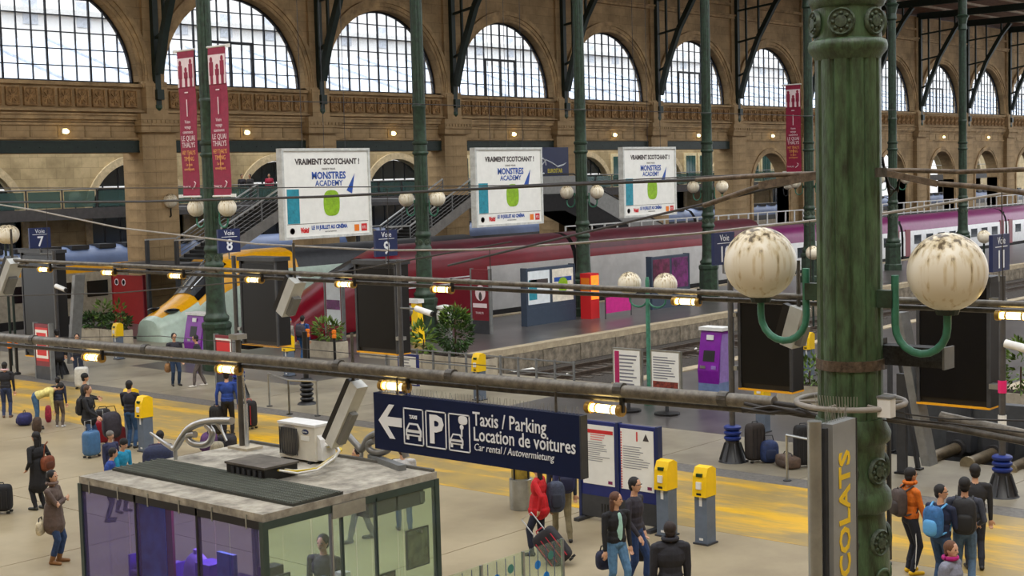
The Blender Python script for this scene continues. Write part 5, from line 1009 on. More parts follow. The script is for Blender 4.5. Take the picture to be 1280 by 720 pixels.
for i, (x, y, lab) in enumerate(((.55, .75, 'lilac shop chair left of the kiosk corner'), (.6, .3, 'lilac shop chair at the kiosk corner'))):
    t = thing('shop_chair', at(x, y), lab, 'chair', group='chairs in the kiosk'); MB().sph((0, 0, .5), (.22, .22, .05), 16, .6).build('seat', VIO2, t, 60); MB().sph((.18, 0, .85), (.04, .22, .3), 16, .7).build('backrest', VIO2, t, 60); MB().lathe([(.2, 0), (.2, .02), (.03, .04), (.03, .48)], 12).build('pedestal', STEEL, t)
t = thing('orange_counter', at(2.0, .55), 'orange shelf seen through the green glass side', 'shelf'); MB().box(-1.1, .2, -.12, .12, .9, 1.05).build('shelf_board', M('orange_shelf', (206, 110, 40), .5, var=.1), t); MB().box(-1.1, .2, -.1, .1, 0, .9).build('body', KFD, t); 
for i, x in enumerate((-.9, -.65, -.3)): MB().box(x, x + .14, -.08, .08, 1.05, 1.35).build('packet', [PAPER, CYA, PAPER][i], t)
for i, (x, y, z, m, lab) in enumerate(((1.35, .12, .75, CYA, 'teal leaflet panel on the green glass'), (2.1, .1, .8, M('leaflet_brown', (86, 74, 72), .5, var=.4, scale=8), 'dark leaflet panel on the green glass'), (2.75, .08, 1.3, M('leaflet_olive', (92, 92, 66), .5, var=.5, scale=6), 'olive poster near the kiosk right corner'), (.25, .1, 1.2, M('leaflet_slate', (70, 92, 96), .5, var=.3, scale=8), 'slate leaflet panel near the kiosk front corner'))):
    t = thing('leaflet_display', (kx0 + x, ky0 + y, z), lab, 'poster', group='panels on the green glass'); MB().box(-.2, .2, -.01, .01, 0, .55).build('sheet', m, t); fr2 = MB()
    for a in ((-.22, .22, 0, .02), (-.22, .22, .53, .55), (-.22, -.2, 0, .55), (.2, .22, 0, .55)): fr2.box(a[0], a[1], -.015, .015, a[2], a[3])
    fr2.build('frame', BLACK, t); MB().box(-.01, .01, -.13 if y > .11 else -.1, -.01, .5, .53).build('fixing', STEEL, t)
t = thing('air_curtain', (kx0 + 2.45, ky0 + .25, 2.15), 'dark air curtain unit under the kiosk roof edge', 'air curtain'); MB().box(-.55, .5, -.12, .12, 0, .2).build('case', BLACK, t); MB().box(.44, .52, -.13, .13, .02, .18).build('end_cap', STEEL, t); MB().box(-.3, .3, -.02, .02, .2, .3).build('bracket', STEEL, t)
pl = bpy.data.lights.new('kiosk_lamp', 'AREA'); pl.energy = 42; pl.size = 1.6; pl.color = (.72, .62, 1.); plo = bpy.data.objects.new('kiosk_lamp', pl); COL.objects.link(plo); plo.location = (kx0 + 1.2, ky0 + 2.2, KZ - .2)
# glass balustrade in front of the kiosk side
t = thing('glass_balustrade', (14.3, ky0 + .15, 0), 'low glass balustrade with blue dots at the bottom edge', 'barrier')
for k in range(3):
    MB().box(k * .95, k * .95 + .9, -.008, .008, .05, 1.0).build('glass_panel', GRN, t); MB().box(k * .95 + .9, k * .95 + .94, -.02, .02, 0, 1.).build('post', STEEL, t)
    for j, (u, v, m) in enumerate(((.3, .72, 'dot_blue'), (.62, .8, 'dot_teal'), (.5, .5, 'dot_blue'))): q = MB().lathe([(.07, 0), (.07, .003)], 16).build('dot', M(m, (20, 120, 200) if m == 'dot_blue' else (60, 120, 110), .4, var=0), t, None, (k * .95 + u, -.009, v)); q.rotation_euler = (PI / 2, 0, 0)
    for j in range(4): MB().box(k * .95 + .1 + j * .2, k * .95 + .112 + j * .2, -.012, -.008, .1, .98).build('stripe', M('stripe_navy', (40, 60, 110), .4, var=0), t)
# round steel bin behind the taxi sign
t = thing('litter_bin', G(652, 636), 'steel litter bin under the taxi sign end', 'bin'); MB().lathe([(.22, 0), (.24, .05), (.24, .62), (.2, .64)], 18).build('drum', STEEL, t, 40); MB().lathe([(.19, .6), (.19, 1.0)], 18).build('opening', M('bin_yellow', (150, 126, 40), .6, var=.3), t); MB().lathe([(.25, 1.0), (.25, 1.1), (.1, 1.16)], 18).build('lid', STEEL, t, 40)
for i in range(4): a = i * PI / 2; MB().tube([(.2 * math.cos(a), .2 * math.sin(a), .6), (.2 * math.cos(a), .2 * math.sin(a), 1.02)], .02, 6).build('support', BLACK, t)
# ================================================================ PEOPLE
_r = Vector((RW[0][0], RW[1][0], 0)).normalized(); _f = Vector((-_r.y, _r.x, 0))      # picture right, and away from the viewer, on the floor
def heading(deg):                       # 0 = faces picture right, 90 = faces away, 180 = left, 270 = towards the viewer
    d = _r * math.cos(math.radians(deg)) + _f * math.sin(math.radians(deg)); return math.atan2(d.y, d.x) - PI / 2
def ik(a, b, l1, l2, pole):
    d = b - a; L_ = min(d.length, (l1 + l2) * .999); d = d.normalized(); x = (l1 * l1 - l2 * l2 + L_ * L_) / (2 * L_); h = math.sqrt(max(0, l1 * l1 - x * x)); p = pole - d * pole.dot(d)
    p = p.normalized() if p.length > 1e-4 else Vector((0, 1, 0)); return a + d * x + p * h, a + d * L_
def cap_mesh(mb, p, q, r0, r1, n=9):
    p, q = Vector(p), Vector(q); d = q - p
    if d.length < 1e-4: d = Vector((0, 0, 1e-3)); q = p + d
    u = d.normalized(); pts, rs = [], []
    for k in range(4): a = -PI / 2 + k * PI / 8 * 1.0; pts.append(p + u * r0 * math.sin(a)); rs.append(max(.002, r0 * math.cos(a)))
    pts.append(p); rs.append(r0); pts.append(q); rs.append(r1)
    for k in range(1, 5): a = k * PI / 8; pts.append(q + u * r1 * math.sin(a)); rs.append(max(.002, r1 * math.cos(a)))
    mb.tube(pts, 0, n, rs=rs)
SKIN = {}
def person(label, px, py, H, face, top, bot, hair, skin=(196, 150, 120), shoes=(30, 28, 28), hands=None, feet=None, lean=0, hipz=None, turn=0, nod=0, hairlen=0, coat=0., build_=1.13, vox=.011, sleeve=None, puffy=0., group='travellers', boots=0, hat=None, base=None, hood=None, glasses=False, beard=None, inner=None, fold=False):
    s = H / 1.75; loc = base if base is not None else G(px, py)
    t = thing('person', loc, label, 'person', heading(face), group); t.scale = (1, 1, 1)
    P = []                                             # primitives: kind, geometry, material slot
    def cp(a, b, r0, r1, m): P.append(('c', Vector(a) * s, Vector(b) * s, r0 * s, r1 * s, m))
    def el(c, r, m, rot=None): P.append(('e', Vector(c) * s, tuple(v * s for v in r), rot, m))
    hz = hipz if hipz is not None else .9
    RL = Matrix.Rotation(-math.radians(lean), 3, 'X'); hip = Vector((0, 0, hz))
    def up(v): return hip + RL @ (Vector(v) - Vector((0, 0, .9)))
    B = build_
    feet = feet or ((-.1, .02), (.1, -.02))
    # legs
    for sx, ft in ((-1, feet[0]), (1, feet[1])):
        hj = Vector((sx * .085, 0, hz - .02)); fz_ = ft[2] if len(ft) > 2 else 0; an = Vector((ft[0], ft[1], .085 + fz_)); kn, an2 = ik(hj, an, .42, .41, Vector((sx * .08, 1, 0)))
        cp(hj, kn, .085 * B, .06 * B, 'bot'); cp(kn, an2, .058 * B, .042 * B, 'bot'); cp(kn, an2 + (kn - an2) * .3, .058, .055 * B, 'bot')
        if boots: cp(an2, an2 + (kn - an2) * .75, .052, .056, 'shoe')
        out = Vector((sx * .03, .17, 0)); cp(an2 + Vector((0, -.03, -.045)), an2 + out + Vector((0, 0, -.055)), .042, .034, 'shoe')
    # trunk
    el(up((0, 0, .93)), (.155 * B, .112 * B, .12), 'bot' if not coat else 'top', RL); el(up((0, .0, 1.08)), (.148 * B, .105 * B, .16), 'top', RL); el(up((0, .005, 1.27)), (.175 * B + puffy, .118 * B + puffy, .2), 'top', RL)
    cp(up((-.135 * B, 0, 1.4)), up((.135 * B, 0, 1.4)), .062 + puffy, .062 + puffy, 'top'); cp(up((0, -.01, 1.42)), up((0, .01, 1.54)), .056, .052, 'skin')
    if coat: cp(up((0, 0, 1.05)), up((0, 0, .93)), .15 * B, .165 * B, 'top'); cp((0, 0, hz + .02), (0, .0, hz - coat), .16 * B, .185 * B, 'top')
    else: cp(up((-.05, 0, .99)), up((.05, 0, .99)), .112 * B, .112 * B, 'top')
    if inner: el(up((0, .1 + puffy, 1.2)), (.055, .052, .25), 'inner', RL)
    # arms and hands
    hands = hands or ((-.25, .04, .83), (.25, .04, .83))
    for sx, hd in ((-1, hands[0]), (1, hands[1])):
        sh = up((sx * .19 * B, 0, 1.39)); tgt = Vector(hd[:3]) if (len(hd) > 3 and hd[3] == 'w') else up(hd[:3]); pole = Vector((sx * .5, -.9, -.2)) if not fold else Vector((sx, .2, -.9)); elb, wr = ik(sh, tgt, .29, .255, pole)
        sm = sleeve or 'top'; cp(sh, elb, .058 + puffy * .6, .047 + puffy * .5, 'top'); cp(elb, wr, .046 + puffy * .5, .036 + puffy * .3, sm)
        d = (wr - elb).normalized(); side = d.cross(Vector((0, 1, 0)))
        if side.length < .1: side = d.cross(Vector((1, 0, 0)))
        side.normalize(); inn = side.cross(d).normalized()
        pc = wr + d * .06; el(pc, (.028, .042, .052), 'skin', Matrix((inn, side, d)).transposed()); cp(wr, pc, .028, .03, 'skin')
        for k, L_ in enumerate((.062, .074, .07, .055)):
            b0 = pc + d * .035 + side * (.03 - .02 * k); b1 = b0 + d * L_ * .55 - inn * sx * .006; b2 = b1 + d * L_ * .4 - inn * sx * .026; cp(b0, b1, .0115, .0108, 'skin'); cp(b1, b2, .0108, .0095, 'skin')
        tb = pc + side * .034 - d * .01; cp(tb, tb + side * .03 + d * .03, .013, .012, 'skin'); cp(tb + side * .03 + d * .03, tb + side * .034 + d * .062, .012, .0105, 'skin')
    # head
    hc0 = up((0, .02, 1.55)); RH = RL @ Matrix.Rotation(math.radians(turn), 3, 'Z') @ Matrix.Rotation(math.radians(-nod + lean * .55), 3, 'X')
    def hp(v): return hc0 + RH @ Vector(v)
    el(hp((0, .0, .095)), (.079, .098, .114), 'skin', RH); el(hp((0, .028, .03)), (.052, .06, .058), 'skin', RH); cp(hp((0, .088, .09)), hp((0, .102, .064)), .011, .015, 'skin')
    for sx in (-1, 1): el(hp((sx * .076, -.005, .085)), (.012, .02, .03), 'skin', RH)
    cp(hp((-.014, .085, .03)), hp((.014, .085, .03)), .009, .009, 'lip')
    mb = MB()
    for p_ in P:
        if p_[0] == 'c': cap_mesh(mb, p_[1], p_[2], p_[3], p_[4])
        else: mb.sph(p_[1], p_[2], 14, rot=p_[3])
    names = ['skin', 'top', 'bot', 'shoe', 'lip', 'inner']
    def cm(k, c, **kw): return M('%s_%d_%d_%d' % ((k,) + tuple(c)), c, **kw)
    mats = [cm('skin', skin, rough=.5, var=.06), cm('cloth', top, rough=.8, var=.16, scale=9, bump=.5, bscale=14), cm('trouser', bot, rough=.85, var=.18, scale=10, bump=.4, bscale=16), cm('shoe', shoes, rough=.5), cm('lip', tuple(int(v * .72) for v in skin), rough=.5, var=0), cm('cloth', inner or top, rough=.8, var=.1)]
    tmp = bpy.data.objects.new('tmp', mb.mesh('tmp', mats)); COL.objects.link(tmp); md = tmp.modifiers.new('r', 'REMESH'); md.mode = 'VOXEL'; md.voxel_size = vox * s; md.use_smooth_shade = True
    sm_ = tmp.modifiers.new('s', 'SMOOTH'); sm_.factor = .5; sm_.iterations = 2
    PEOPLE.append((tmp, t, P, names, mats))
    # hair, eyes
    hm = cm('hair', hair, rough=.7, var=.25, scale=30, stretch=(3, 3, .6)); hb = MB(); Q = lambda v: hp(v) * s
    if hat is None:
        hb.sph(Q((0, -.018, .118)), [v * s for v in (.092, .101, .102)], 16, rot=RH)
        hb.sph(Q((0, -.045, .06)), [v * s for v in (.08, .062, .08)], 14, rot=RH)
        if hairlen > 0:
            for sx in (-1, 0, 1): cap_mesh(hb, Q((sx * .05, -.05, .06)), Q((sx * .055, -.06 - .02 * (sx == 0), .04 - hairlen)), .05 * s, .03 * s)
        hb.build('hair', hm, t, 80)
    else:
        hb.sph(Q((0, -.04, .06)), [v * s for v in (.08, .062, .08)], 14, rot=RH); hb.build('hair', hm, t, 80)
        k = MB(); k.sph(Q((0, -.012, .128)), [v * s for v in (.097, .107, .096)], 16, rot=RH); k.build('hat', cm('cloth', hat, rough=.8), t, 80)
    for sx in (-1, 1): MB().sph(Q((sx * .03, .089, .1)), [v * s for v in (.013, .01, .009)], 8, rot=RH).build('eye', M('eye_dark', (28, 22, 20), .3, var=0), t)
    if glasses: MB().tube([Q((-.07, .05, .1)), Q((-.06, .095, .1)), Q((.06, .095, .1)), Q((.07, .05, .1))], .004, 4).build('glasses', BLACK, t)
    if hood: k = MB(); k.tube([Q((.1 * math.cos(a), -.02 + .09 * math.sin(a), -.03)) for a in [i * PI / 8 for i in range(17)]], .032 * s, 8, cap=False); k.build('collar', cm('cloth', hood, rough=.85, var=.15), t, 80)
    t['_s'] = s
    return t, (lambda v: up(v) * s)
PEOPLE = []
def finish_people():
    bpy.context.view_layer.update(); dg = bpy.context.evaluated_depsgraph_get()
    for tmp, t, P, names, mats in PEOPLE:
        me = bpy.data.meshes.new_from_object(tmp.evaluated_get(dg)); n = len(me.polygons); c = np.empty(n * 3); me.polygons.foreach_get('center', c); c = c.reshape(-1, 3)
        best = np.full(n, 9.); idx = np.zeros(n, int)
        for p in P:
            if p[0] == 'c':
                a, b = np.array(p[1]), np.array(p[2]); d = b - a; L2 = max(1e-9, d.dot(d)); u = np.clip(((c - a) @ d) / L2, 0, 1); dist = np.linalg.norm(c - a - u[:, None] * d, axis=1) - (p[3] + (p[4] - p[3]) * u)
            else:
                q = c - np.array(p[1]); 
                if p[3]: q = q @ np.array(p[3])
                r = np.array(p[2]); k = np.linalg.norm(q / r, axis=1); dist = (k - 1) * r.min()
            w_ = dist < best; best[w_] = dist[w_]; idx[w_] = names.index(p[-1])
        me.materials.clear()
        for m in mats: me.materials.append(m)
        me.polygons.foreach_set('material_index', idx.astype(np.int32)); me.shade_smooth(); me.name = 'body'; ob('body', me, t); o = tmp.data; bpy.data.objects.remove(tmp); bpy.data.meshes.remove(o)
        if '_s' in t: del t['_s']
def backpack(t, col, label, w_=.3, h=.46, d=.17, y=-.2, z=1.2, acc=None, group='backpacks'):
    """worn bag: stays a thing of its own, placed at the wearer's back"""
    s = t['_s']; o = thing('backpack', t.location, label, 'backpack', t.rotation_euler.z, group); m = M('bag_%d_%d_%d' % col, col, .7, var=.2, scale=12, bump=.3, bscale=18); a = M('bag_%d_%d_%d' % (acc or tuple(int(v * .7) for v in col)), acc or tuple(int(v * .7) for v in col), .7, var=.1)
    MB().sph((0, y * s, z * s), (w_ / 2 * s, d / 2 * s, h / 2 * s), 20, .55).build('body', m, o, 80); MB().sph((0, (y - d * .42) * s, (z - h * .16) * s), (w_ * .38 * s, d * .3 * s, h * .26 * s), 16, .6).build('pocket', a, o, 80)
    for sx in (-1, 1): MB().tube([Vector(v) * s for v in ((sx * .1, y + .06, z + h * .42), (sx * .12, -.02, z + .27), (sx * .125, .1, z + .17), (sx * .14, .12, z - .02), (sx * .15, .02, z - .16), (sx * .12, y + .05, z - .2))], .018 * s, 6).build('strap', a, o, 80)
    MB().tube([(-.03 * s, (y - .02) * s, (z + h * .48) * s), (0, (y - .02) * s, (z + h * .55) * s), (.03 * s, (y - .02) * s, (z + h * .48) * s)], .009, 6).build('grab_loop', a, o); return o
def suitcase(p, rz, col, label, w_=.42, d=.26, h=.66, handle=.4, tilt=0., soft=False, acc=(40, 40, 42), group='suitcases'):
    o = thing('suitcase', p, label, 'suitcase', rz, group); R_ = Matrix.Rotation(tilt, 4, 'X'); m = M('case_%d_%d_%d' % col, col, .45 if not soft else .8, var=.12, scale=8); a = M('case_%d_%d_%d' % acc, acc, .5)
    def put(mb, nm, mt): x = mb.mesh(nm, mt, 60); x.transform(R_); return ob(nm, x, o)
    b = put(MB().sph((0, 0, h / 2 + .06), (w_ / 2, d / 2, h / 2), 20, .35), 'shell', m)
    for sx in (-1, 1): put(MB().lathe([(.04, -.02), (.04, .02)], 10, (sx * w_ * .38, -d * .3, .04)), 'wheel', BLACK); put(MB().lathe([(.04, -.02), (.04, .02)], 10, (sx * w_ * .38, d * .3, .04)), 'wheel', BLACK)
    for i in range(4): put(MB().box(-w_ * .38 + i * w_ * .25, -w_ * .38 + i * w_ * .25 + .012, -d / 2 - .006, -d / 2 + .02, .14, h - .06), 'rib', a)
    if handle: put(MB().tube([(-w_ * .25, -d * .3, h), (-w_ * .25, -d * .3, h + handle), (w_ * .25, -d * .3, h + handle), (w_ * .25, -d * .3, h)], .012, 6), 'pull_handle', M('handle_steel', (190, 192, 194), .3, .7, var=0))
    put(MB().tube([(-.08, 0, h + .06), (-.07, 0, h + .1), (.07, 0, h + .1), (.08, 0, h + .06)], .012, 6), 'grip', a); return o
def softbag(p, rz, r, col, label, group='bags', strap=True, e=.6):
    o = thing('bag', p, label, 'bag', rz, group); m = M('bag_%d_%d_%d' % col, col, .75, var=.25, scale=10, bump=.3); MB().sph((0, 0, r[2]), r, 18, e).build('body', m, o, 80); MB().sph((0, -r[1] * .9, r[2] * .8), (r[0] * .6, r[1] * .25, r[2] * .5), 12, .6).build('pocket', M('bagd_%d_%d_%d' % col, tuple(int(v * .75) for v in col), .75), o, 80)
    if strap: MB().tube([(-r[0] * .6, 0, r[2] * 1.8), (-r[0] * .4, 0, r[2] * 2.4), (r[0] * .4, 0, r[2] * 2.4), (r[0] * .6, 0, r[2] * 1.8)], .012, 6).build('strap', BLACK, o)
    return o
JEAN = (58, 82, 118); DJEAN = (32, 42, 62); BLK = (26, 26, 30); BH = (22, 18, 18); BRH = (74, 50, 34)
# --- left foreground
person('woman in brown coat with folded arms and tan boots', 70, 704, 1.68, 352, (92, 76, 68), (40, 62, 98), BH, shoes=(134, 92, 50), boots=1, coat=.16, hands=((.1, .17, 1.14), (-.08, .2, 1.2)), fold=True, hairlen=.06, hood=(110, 92, 84), vox=.0095, turn=-10)
softbag(G(70, 704) - _r * .2 - _f * .12 + Vector((0, 0, .55)), heading(0), (.16, .06, .13), (214, 200, 166), 'cream handbag hanging beside the woman in brown coat')
person('woman in long black coat with long black hair seen from behind', 50, 637, 1.64, 150, (24, 24, 28), (30, 30, 34), BH, shoes=(36, 40, 34), coat=.32, hairlen=.26, hands=((-.22, .1, .95), (.2, .12, 1.0)), vox=.0095)
o = softbag(G(50, 637) + _r * .22 - _f * .02 + Vector((0, 0, .82)), heading(150), (.17, .07, .16), (122, 62, 34), 'brown shoulder bag on the woman in the black coat'); MB().tube([(-.1, 0, .28), (-.06, .0, .55), (.0, -.03, .62)], .015, 6).build('long_strap', M('bag_122_62_34'), o)
suitcase(G(2, 642), heading(90), (24, 24, 28), 'black case cut by the left edge', .45, .3, .55, 0, soft=True)
person('person in dark jacket with pink scarf at the left edge', 9, 522, 1.64, 100, (30, 30, 36), (44, 56, 88), BH, hood=(206, 170, 172), shoes=(90, 60, 44))
person('person in yellow top bending over a bag', 46, 536, 1.72, 10, (216, 204, 126), (62, 96, 128), BH, lean=72, hipz=.93, hands=((-.14, .5, .3, 'w'), (.16, .52, .34, 'w')), feet=((-.12, -.03), (.12, .03)), nod=20)
softbag(G(31, 531), heading(10), (.3, .2, .17), (34, 36, 92), 'navy holdall beside the bending person'); softbag(G(47, 541), heading(10), (.14, .12, .22), (70, 52, 40), 'brown bag between the feet of the bending person', strap=False); softbag(G(61, 528), heading(0), (.1, .08, .25), (150, 30, 56), 'red bag under the hands of the bending person', strap=False)
person('boy in navy sweater and brown trousers', 75, 534, 1.42, 90, (30, 38, 62), (88, 78, 70), BH, shoes=(200, 200, 200))
person('man in black clothes standing by the red totem', 74, 474, 1.76, 120, (26, 26, 30), (20, 20, 24), BH, coat=.1)
person('traveller with black hair behind the pale suitcase', 99, 478, 1.68, 285, (30, 30, 40), DJEAN, BH, hands=((-.2, .2, .95), (.2, .22, .95)))
suitcase(G(103, 486), heading(280), (196, 196, 190), 'pale hard suitcase under the lower pipe', .46, .28, .68, .35)
person('traveller in black hooded coat behind the dark luggage', 109, 545, 1.7, 20, BLK, (26, 26, 32), BH, hat=(20, 20, 22), coat=.1, hands=((-.1, .3, 1.05), (.2, .3, 1.05)))
t, u = person('man in black jacket with small backpack holding a blue suitcase', 113, 566, 1.72, 350, (24, 24, 28), JEAN, BRH, hands=((-.24, .1, .9), (.16, .32, .98)), coat=.02); backpack(t, (24, 24, 26), 'small black backpack on the man with the blue suitcase')
suitcase(G(115, 572), heading(330), (62, 104, 146), 'blue hard suitcase beside the man in black jacket', .42, .28, .62, .3, acc=(40, 70, 110))
suitcase(G(127, 556), heading(300), (140, 16, 34), 'red suitcase on the luggage trolley', .36, .26, .6, .3)
softbag(G(141, 562) + Vector((0, 0, .3)), heading(300), (.24, .2, .34), (52, 48, 58), 'dark grey rucksack stacked on the luggage'); softbag(G(130, 552) + Vector((0, 0, .62)), heading(300), (.2, .15, .13), (28, 26, 30), 'black bag on top of the red suitcase')
suitcase(G(150, 560), heading(300), (110, 24, 34), 'dark red case beside the man in a navy sweater', .3, .22, .5, .25)
person('man in navy sweater and jeans punching his ticket', 165, 560, 1.74, 75, (26, 28, 42), (50, 84, 124), BH, hands=((-.15, .3, 1.02), (.15, .25, .98)), vox=.0095)
person('boy in bright blue top with black cap', 152, 640, 1.55, 330, (24, 140, 180), (40, 44, 56), BH, hat=(20, 20, 22), hands=((-.15, .28, .98), (.15, .3, .95)), lean=12, nod=10)
person('boy in royal blue jacket by the kiosk corner', 135, 652, 1.5, 20, (22, 60, 140), (40, 44, 56), BH, lean=15)
person('child with grey cap behind the two blue-clad boys', 141, 622, 1.45, 330, (40, 46, 80), (50, 50, 60), BRH, hat=(110, 106, 100))
t, u = person('crouching traveller with navy backpack behind the kiosk', 202, 618, 1.7, 100, (44, 36, 62), (40, 40, 52), BH, hipz=.62, lean=30, feet=((-.15, .1), (.15, .0))); softbag(G(200, 622) + Vector((0, 0, .5)), heading(100), (.33, .22, .32), (30, 38, 70), 'navy backpack of the crouching traveller', strap=False)
softbag(G(262, 566), heading(0), (.26, .2, .26), (84, 50, 100), 'purple rucksack behind the scroll sculpture'); softbag(G(272, 572), heading(0), (.16, .16, .2), (150, 142, 120), 'beige bag behind the scroll sculpture', strap=False)
person('man in dark jacket and jeans under the purple kiosk', 220, 482, 1.76, 300, (36, 34, 44), (36, 56, 84), BH, hands=((-.25, .05, .85), (.2, .2, 1.0))); softbag(G(220, 482) - _r * .24 + Vector((0, 0, .45)), heading(0), (.14, .1, .16), (150, 110, 70), 'tan bag held by the man in jeans')
person('man in grey trousers stepping beside the purple kiosk', 250, 483, 1.72, 200, (34, 32, 42), (92, 84, 80), BH, feet=((-.1, .2), (.1, -.2)), hands=((-.2, .22, 1.2), (.2, .2, 1.15)), shoes=(200, 196, 188), lean=6)
person('person in blue shirt with back turned near the roof mast', 286, 545, 1.75, 95, (30, 62, 140), (28, 28, 34), BH, hands=((-.28, .02, .86), (.28, .02, .86)))
suitcase(G(272, 545), heading(60), (24, 24, 26), 'black upright case left of the person in blue shirt', .36, .28, .75, 0, soft=True); suitcase(G(313, 536), heading(60), (26, 24, 28), 'black case with red tag right of the roof mast', .36, .28, .72, 0, soft=True, acc=(170, 30, 40)); softbag(G(284, 562), heading(60), (.24, .2, .2), (30, 28, 34), 'black bag at the feet of the person in blue shirt')
person('woman in pale coat with blue knit hat by the red train', 363, 452, 1.62, 330, (150, 142, 132), BLK, BRH, hat=(70, 140, 170)); t, u = person('man in blue jacket with dark backpack by the red train', 380, 453, 1.74, 70, (30, 70, 130), (40, 90, 140), BH); backpack(t, (60, 56, 66), 'dark backpack on the man by the red train', .36, .5, .2)
# --- middle
person('woman in red jacket pulling a black suitcase', 675, 694, 1.68, 160, (196, 20, 30), (32, 38, 56), (34, 24, 22), hairlen=.22, hands=((-.28, -.1, .92), (.26, -.12, .84)), feet=((-.1, .12), (.1, -.16)), shoes=(30, 30, 34), vox=.0095, coat=.03, turn=10)
p = G(708, 706); o = suitcase(p, heading(75), (36, 34, 38), 'black soft suitcase with red tags pulled by the woman in red', .44, .3, .66, .42, soft=True, acc=(190, 40, 60)); o.rotation_euler = (math.radians(34), 0, heading(75) + 0); o.rotation_mode = 'ZYX'; o.rotation_mode = 'XYZ'
o.rotation_euler = (Matrix.Rotation(heading(75), 3, 'Z') @ Matrix.Rotation(math.radians(-38), 3, 'Y') @ Matrix.Rotation(0, 3, 'X')).to_euler()
t, u = person('man in khaki trousers with navy backpack', 704, 676, 1.76, 100, (44, 48, 64), (122, 112, 84), BRH, feet=((-.1, .18), (.1, -.16)), vox=.0095); backpack(t, (28, 34, 84), 'navy backpack on the man in khaki trousers', .4, .56, .24)
softbag(G(696, 690) + Vector((0, 0, .72)), heading(100), (.17, .12, .28), (60, 68, 88), 'slate bag between the red jacket and navy backpack')
t, u = person('young woman in black leather jacket and mint top', 772, 748, 1.7, 300, (22, 22, 26), (84, 124, 160), (92, 58, 40), hairlen=.14, inner=(170, 214, 200), hands=((-.24, .04, .86), (.26, .06, .84)), feet=((-.1, .14), (.1, -.12)), vox=.009, turn=35)
softbag(G(757, 744) + Vector((0, 0, .42)), heading(300), (.16, .08, .16), (40, 44, 70), 'dark blue bag held by the woman in leather jacket')
person('man with glasses in dark sweater walking behind the woman in leather', 795, 734, 1.8, 330, (44, 40, 50), (36, 60, 104), BH, hands=((-.22, .05, .88), (.3, .2, .92)), feet=((-.1, .14), (.1, -.12)), glasses=True, vox=.009, turn=-5)
softbag(G(803, 722) + Vector((0, 0, .3)), heading(0), (.24, .14, .17), (22, 22, 26), 'black holdall carried by the man with glasses')
person('man with shaved head in black puffer jacket at the bottom', 840, 805, 1.76, 95, (34, 34, 42), BLK, (40, 28, 24), skin=(104, 70, 52), puffy=.03, hood=(36, 36, 44), vox=.009)
person('walker in grey trousers behind the kiosk', 452, 676, 1.76, 200, (40, 40, 46), (90, 88, 88), BH, feet=((-.1, .24), (.1, -.24))); person('walker in jeans with black and white top behind the kiosk', 506, 664, 1.68, 100, (190, 188, 186), JEAN, BRH, feet=((-.1, .1), (.1, -.1)))
softbag(G(498, 660) + Vector((0, 0, .95)), heading(100), (.16, .1, .2), (26, 26, 30), 'black rucksack on the walker behind the kiosk', strap=False)
person('shop assistant in dark clothes inside the kiosk', 372, 700, 1.7, 250, (30, 32, 38), (28, 28, 34), BH, base=Vector((kx0 + 2.05, ky0 + 1.25, .03)))
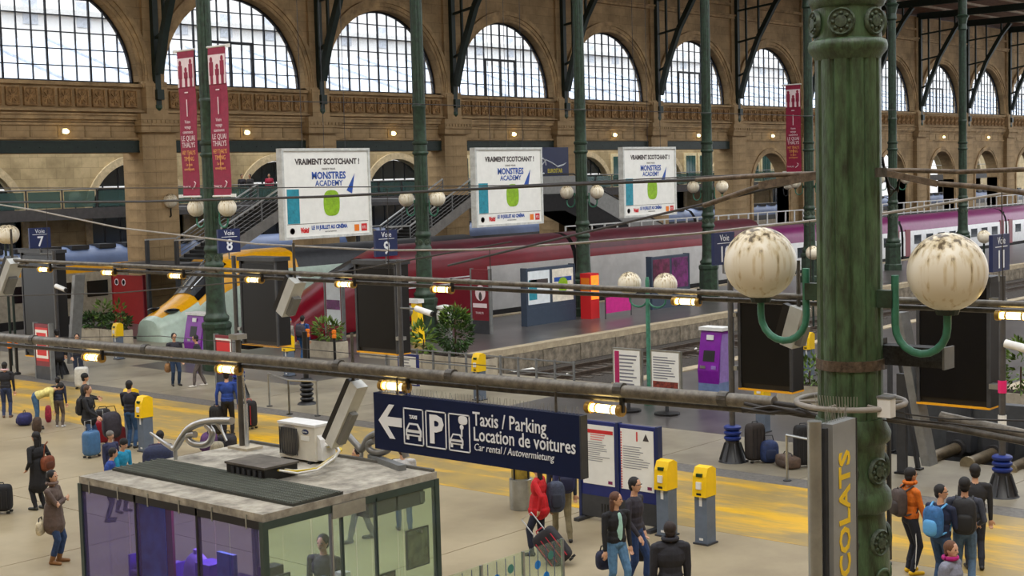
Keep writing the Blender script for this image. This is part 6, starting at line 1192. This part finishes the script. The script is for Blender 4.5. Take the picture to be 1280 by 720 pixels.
# --- right
t, u = person('man in orange sweatshirt and dark track trousers', 1138, 717, 1.76, 15, (206, 104, 16), (26, 30, 42), BH, shoes=(226, 180, 10), hands=((-.2, .16, .82), (.22, .18, .84)), glasses=True, vox=.009, skin=(190, 140, 108), hood=(206, 104, 16)); backpack(t, (74, 62, 58), 'brown grey backpack on the man in orange', .3, .46, .2)
MB().tube([(.155, .0, .86), (.16, .02, .5), (.15, 0, .12)], .008, 4).build('side_stripe', WHITE, t)
t, u = person('man in navy jumper with glasses looking over his shoulder', 1176, 742, 1.72, 40, (24, 34, 64), (44, 70, 104), BH, hands=((-.18, .24, 1.0), (.14, .28, 1.02)), glasses=True, vox=.009, turn=-75, skin=(196, 146, 112)); backpack(t, (50, 104, 160), 'bright blue backpack on the man in navy jumper', .32, .5, .2, acc=(90, 160, 214))
t, u = person('man in grey sweater and faded jeans with back turned', 1206, 738, 1.8, 70, (62, 66, 80), (84, 110, 138), BH, hands=((-.2, .2, 1.0), (.2, .2, 1.0)), vox=.009, skin=(190, 140, 108)); backpack(t, (30, 30, 34), 'large black backpack on the man in grey sweater', .36, .56, .22)
person('person with black hair hidden behind the man in grey sweater', 1219, 712, 1.76, 80, (36, 36, 40), (40, 44, 56), BH)
person('woman with short brown hair and magenta scarf in grey puffer jacket', 1188, 828, 1.66, 320, (122, 124, 138), (60, 60, 66), (104, 66, 42), hood=(168, 20, 110), puffy=.035, vox=.009, skin=(206, 158, 130), turn=-10)
# parked luggage left of the foreground column
suitcase(G(944, 578), heading(120), (46, 40, 38), 'tall dark brown suitcase by the blue-ringed post', .44, .3, .85, 0, soft=True); softbag(G(961, 578), heading(100), (.22, .18, .26), (34, 52, 96), 'blue and black rucksack among the parked luggage'); softbag(G(985, 584), heading(20), (.34, .18, .14), (88, 70, 58), 'brown holdall with round badge', e=.4); suitcase(G(1004, 584), heading(100), (22, 22, 24), 'black case behind the chocolate sign', .4, .3, .9, 0, soft=True)
# figures on the mezzanine
for i, (px, py, c, lab) in enumerate(((303, 240, (40, 40, 50), 'dark-clad figure on the mezzanine above the stairs'), (313, 238, (60, 60, 64), 'second figure on the mezzanine above the stairs'), (337, 238, (170, 40, 70), 'figure in red on the mezzanine beside the first billboard'))):
    q = onY(px, py, 70.4); person(lab, 0, 0, 1.72, [300, 240, 270][i], c, (50, 50, 60), BH, base=Vector((q.x, 70.4, 5.5)), vox=.016, group='people on the mezzanine')
finish_people()
# litter on the ballast
for i, (px, py) in enumerate(((645, 466), (660, 463), (705, 471), (718, 468), (870, 438), (875, 441), (775, 430), (600, 470))):
    p = G(px, py, -.85); q = MB(); rnd = random.Random(i); q.add([(rnd.uniform(-.3, .3), rnd.uniform(-.25, .25), rnd.uniform(0, .12)) for _ in range(6)], [(0, 1, 2), (1, 2, 3), (2, 3, 4), (3, 4, 5)]); tag(q.build('litter', PAPER, None, None, p), 'scrap of pale litter on the track, %s from the left' % order[[1, 2, 3, 4, 6, 7, 5, 0][i]], 'litter', 'litter on the track')
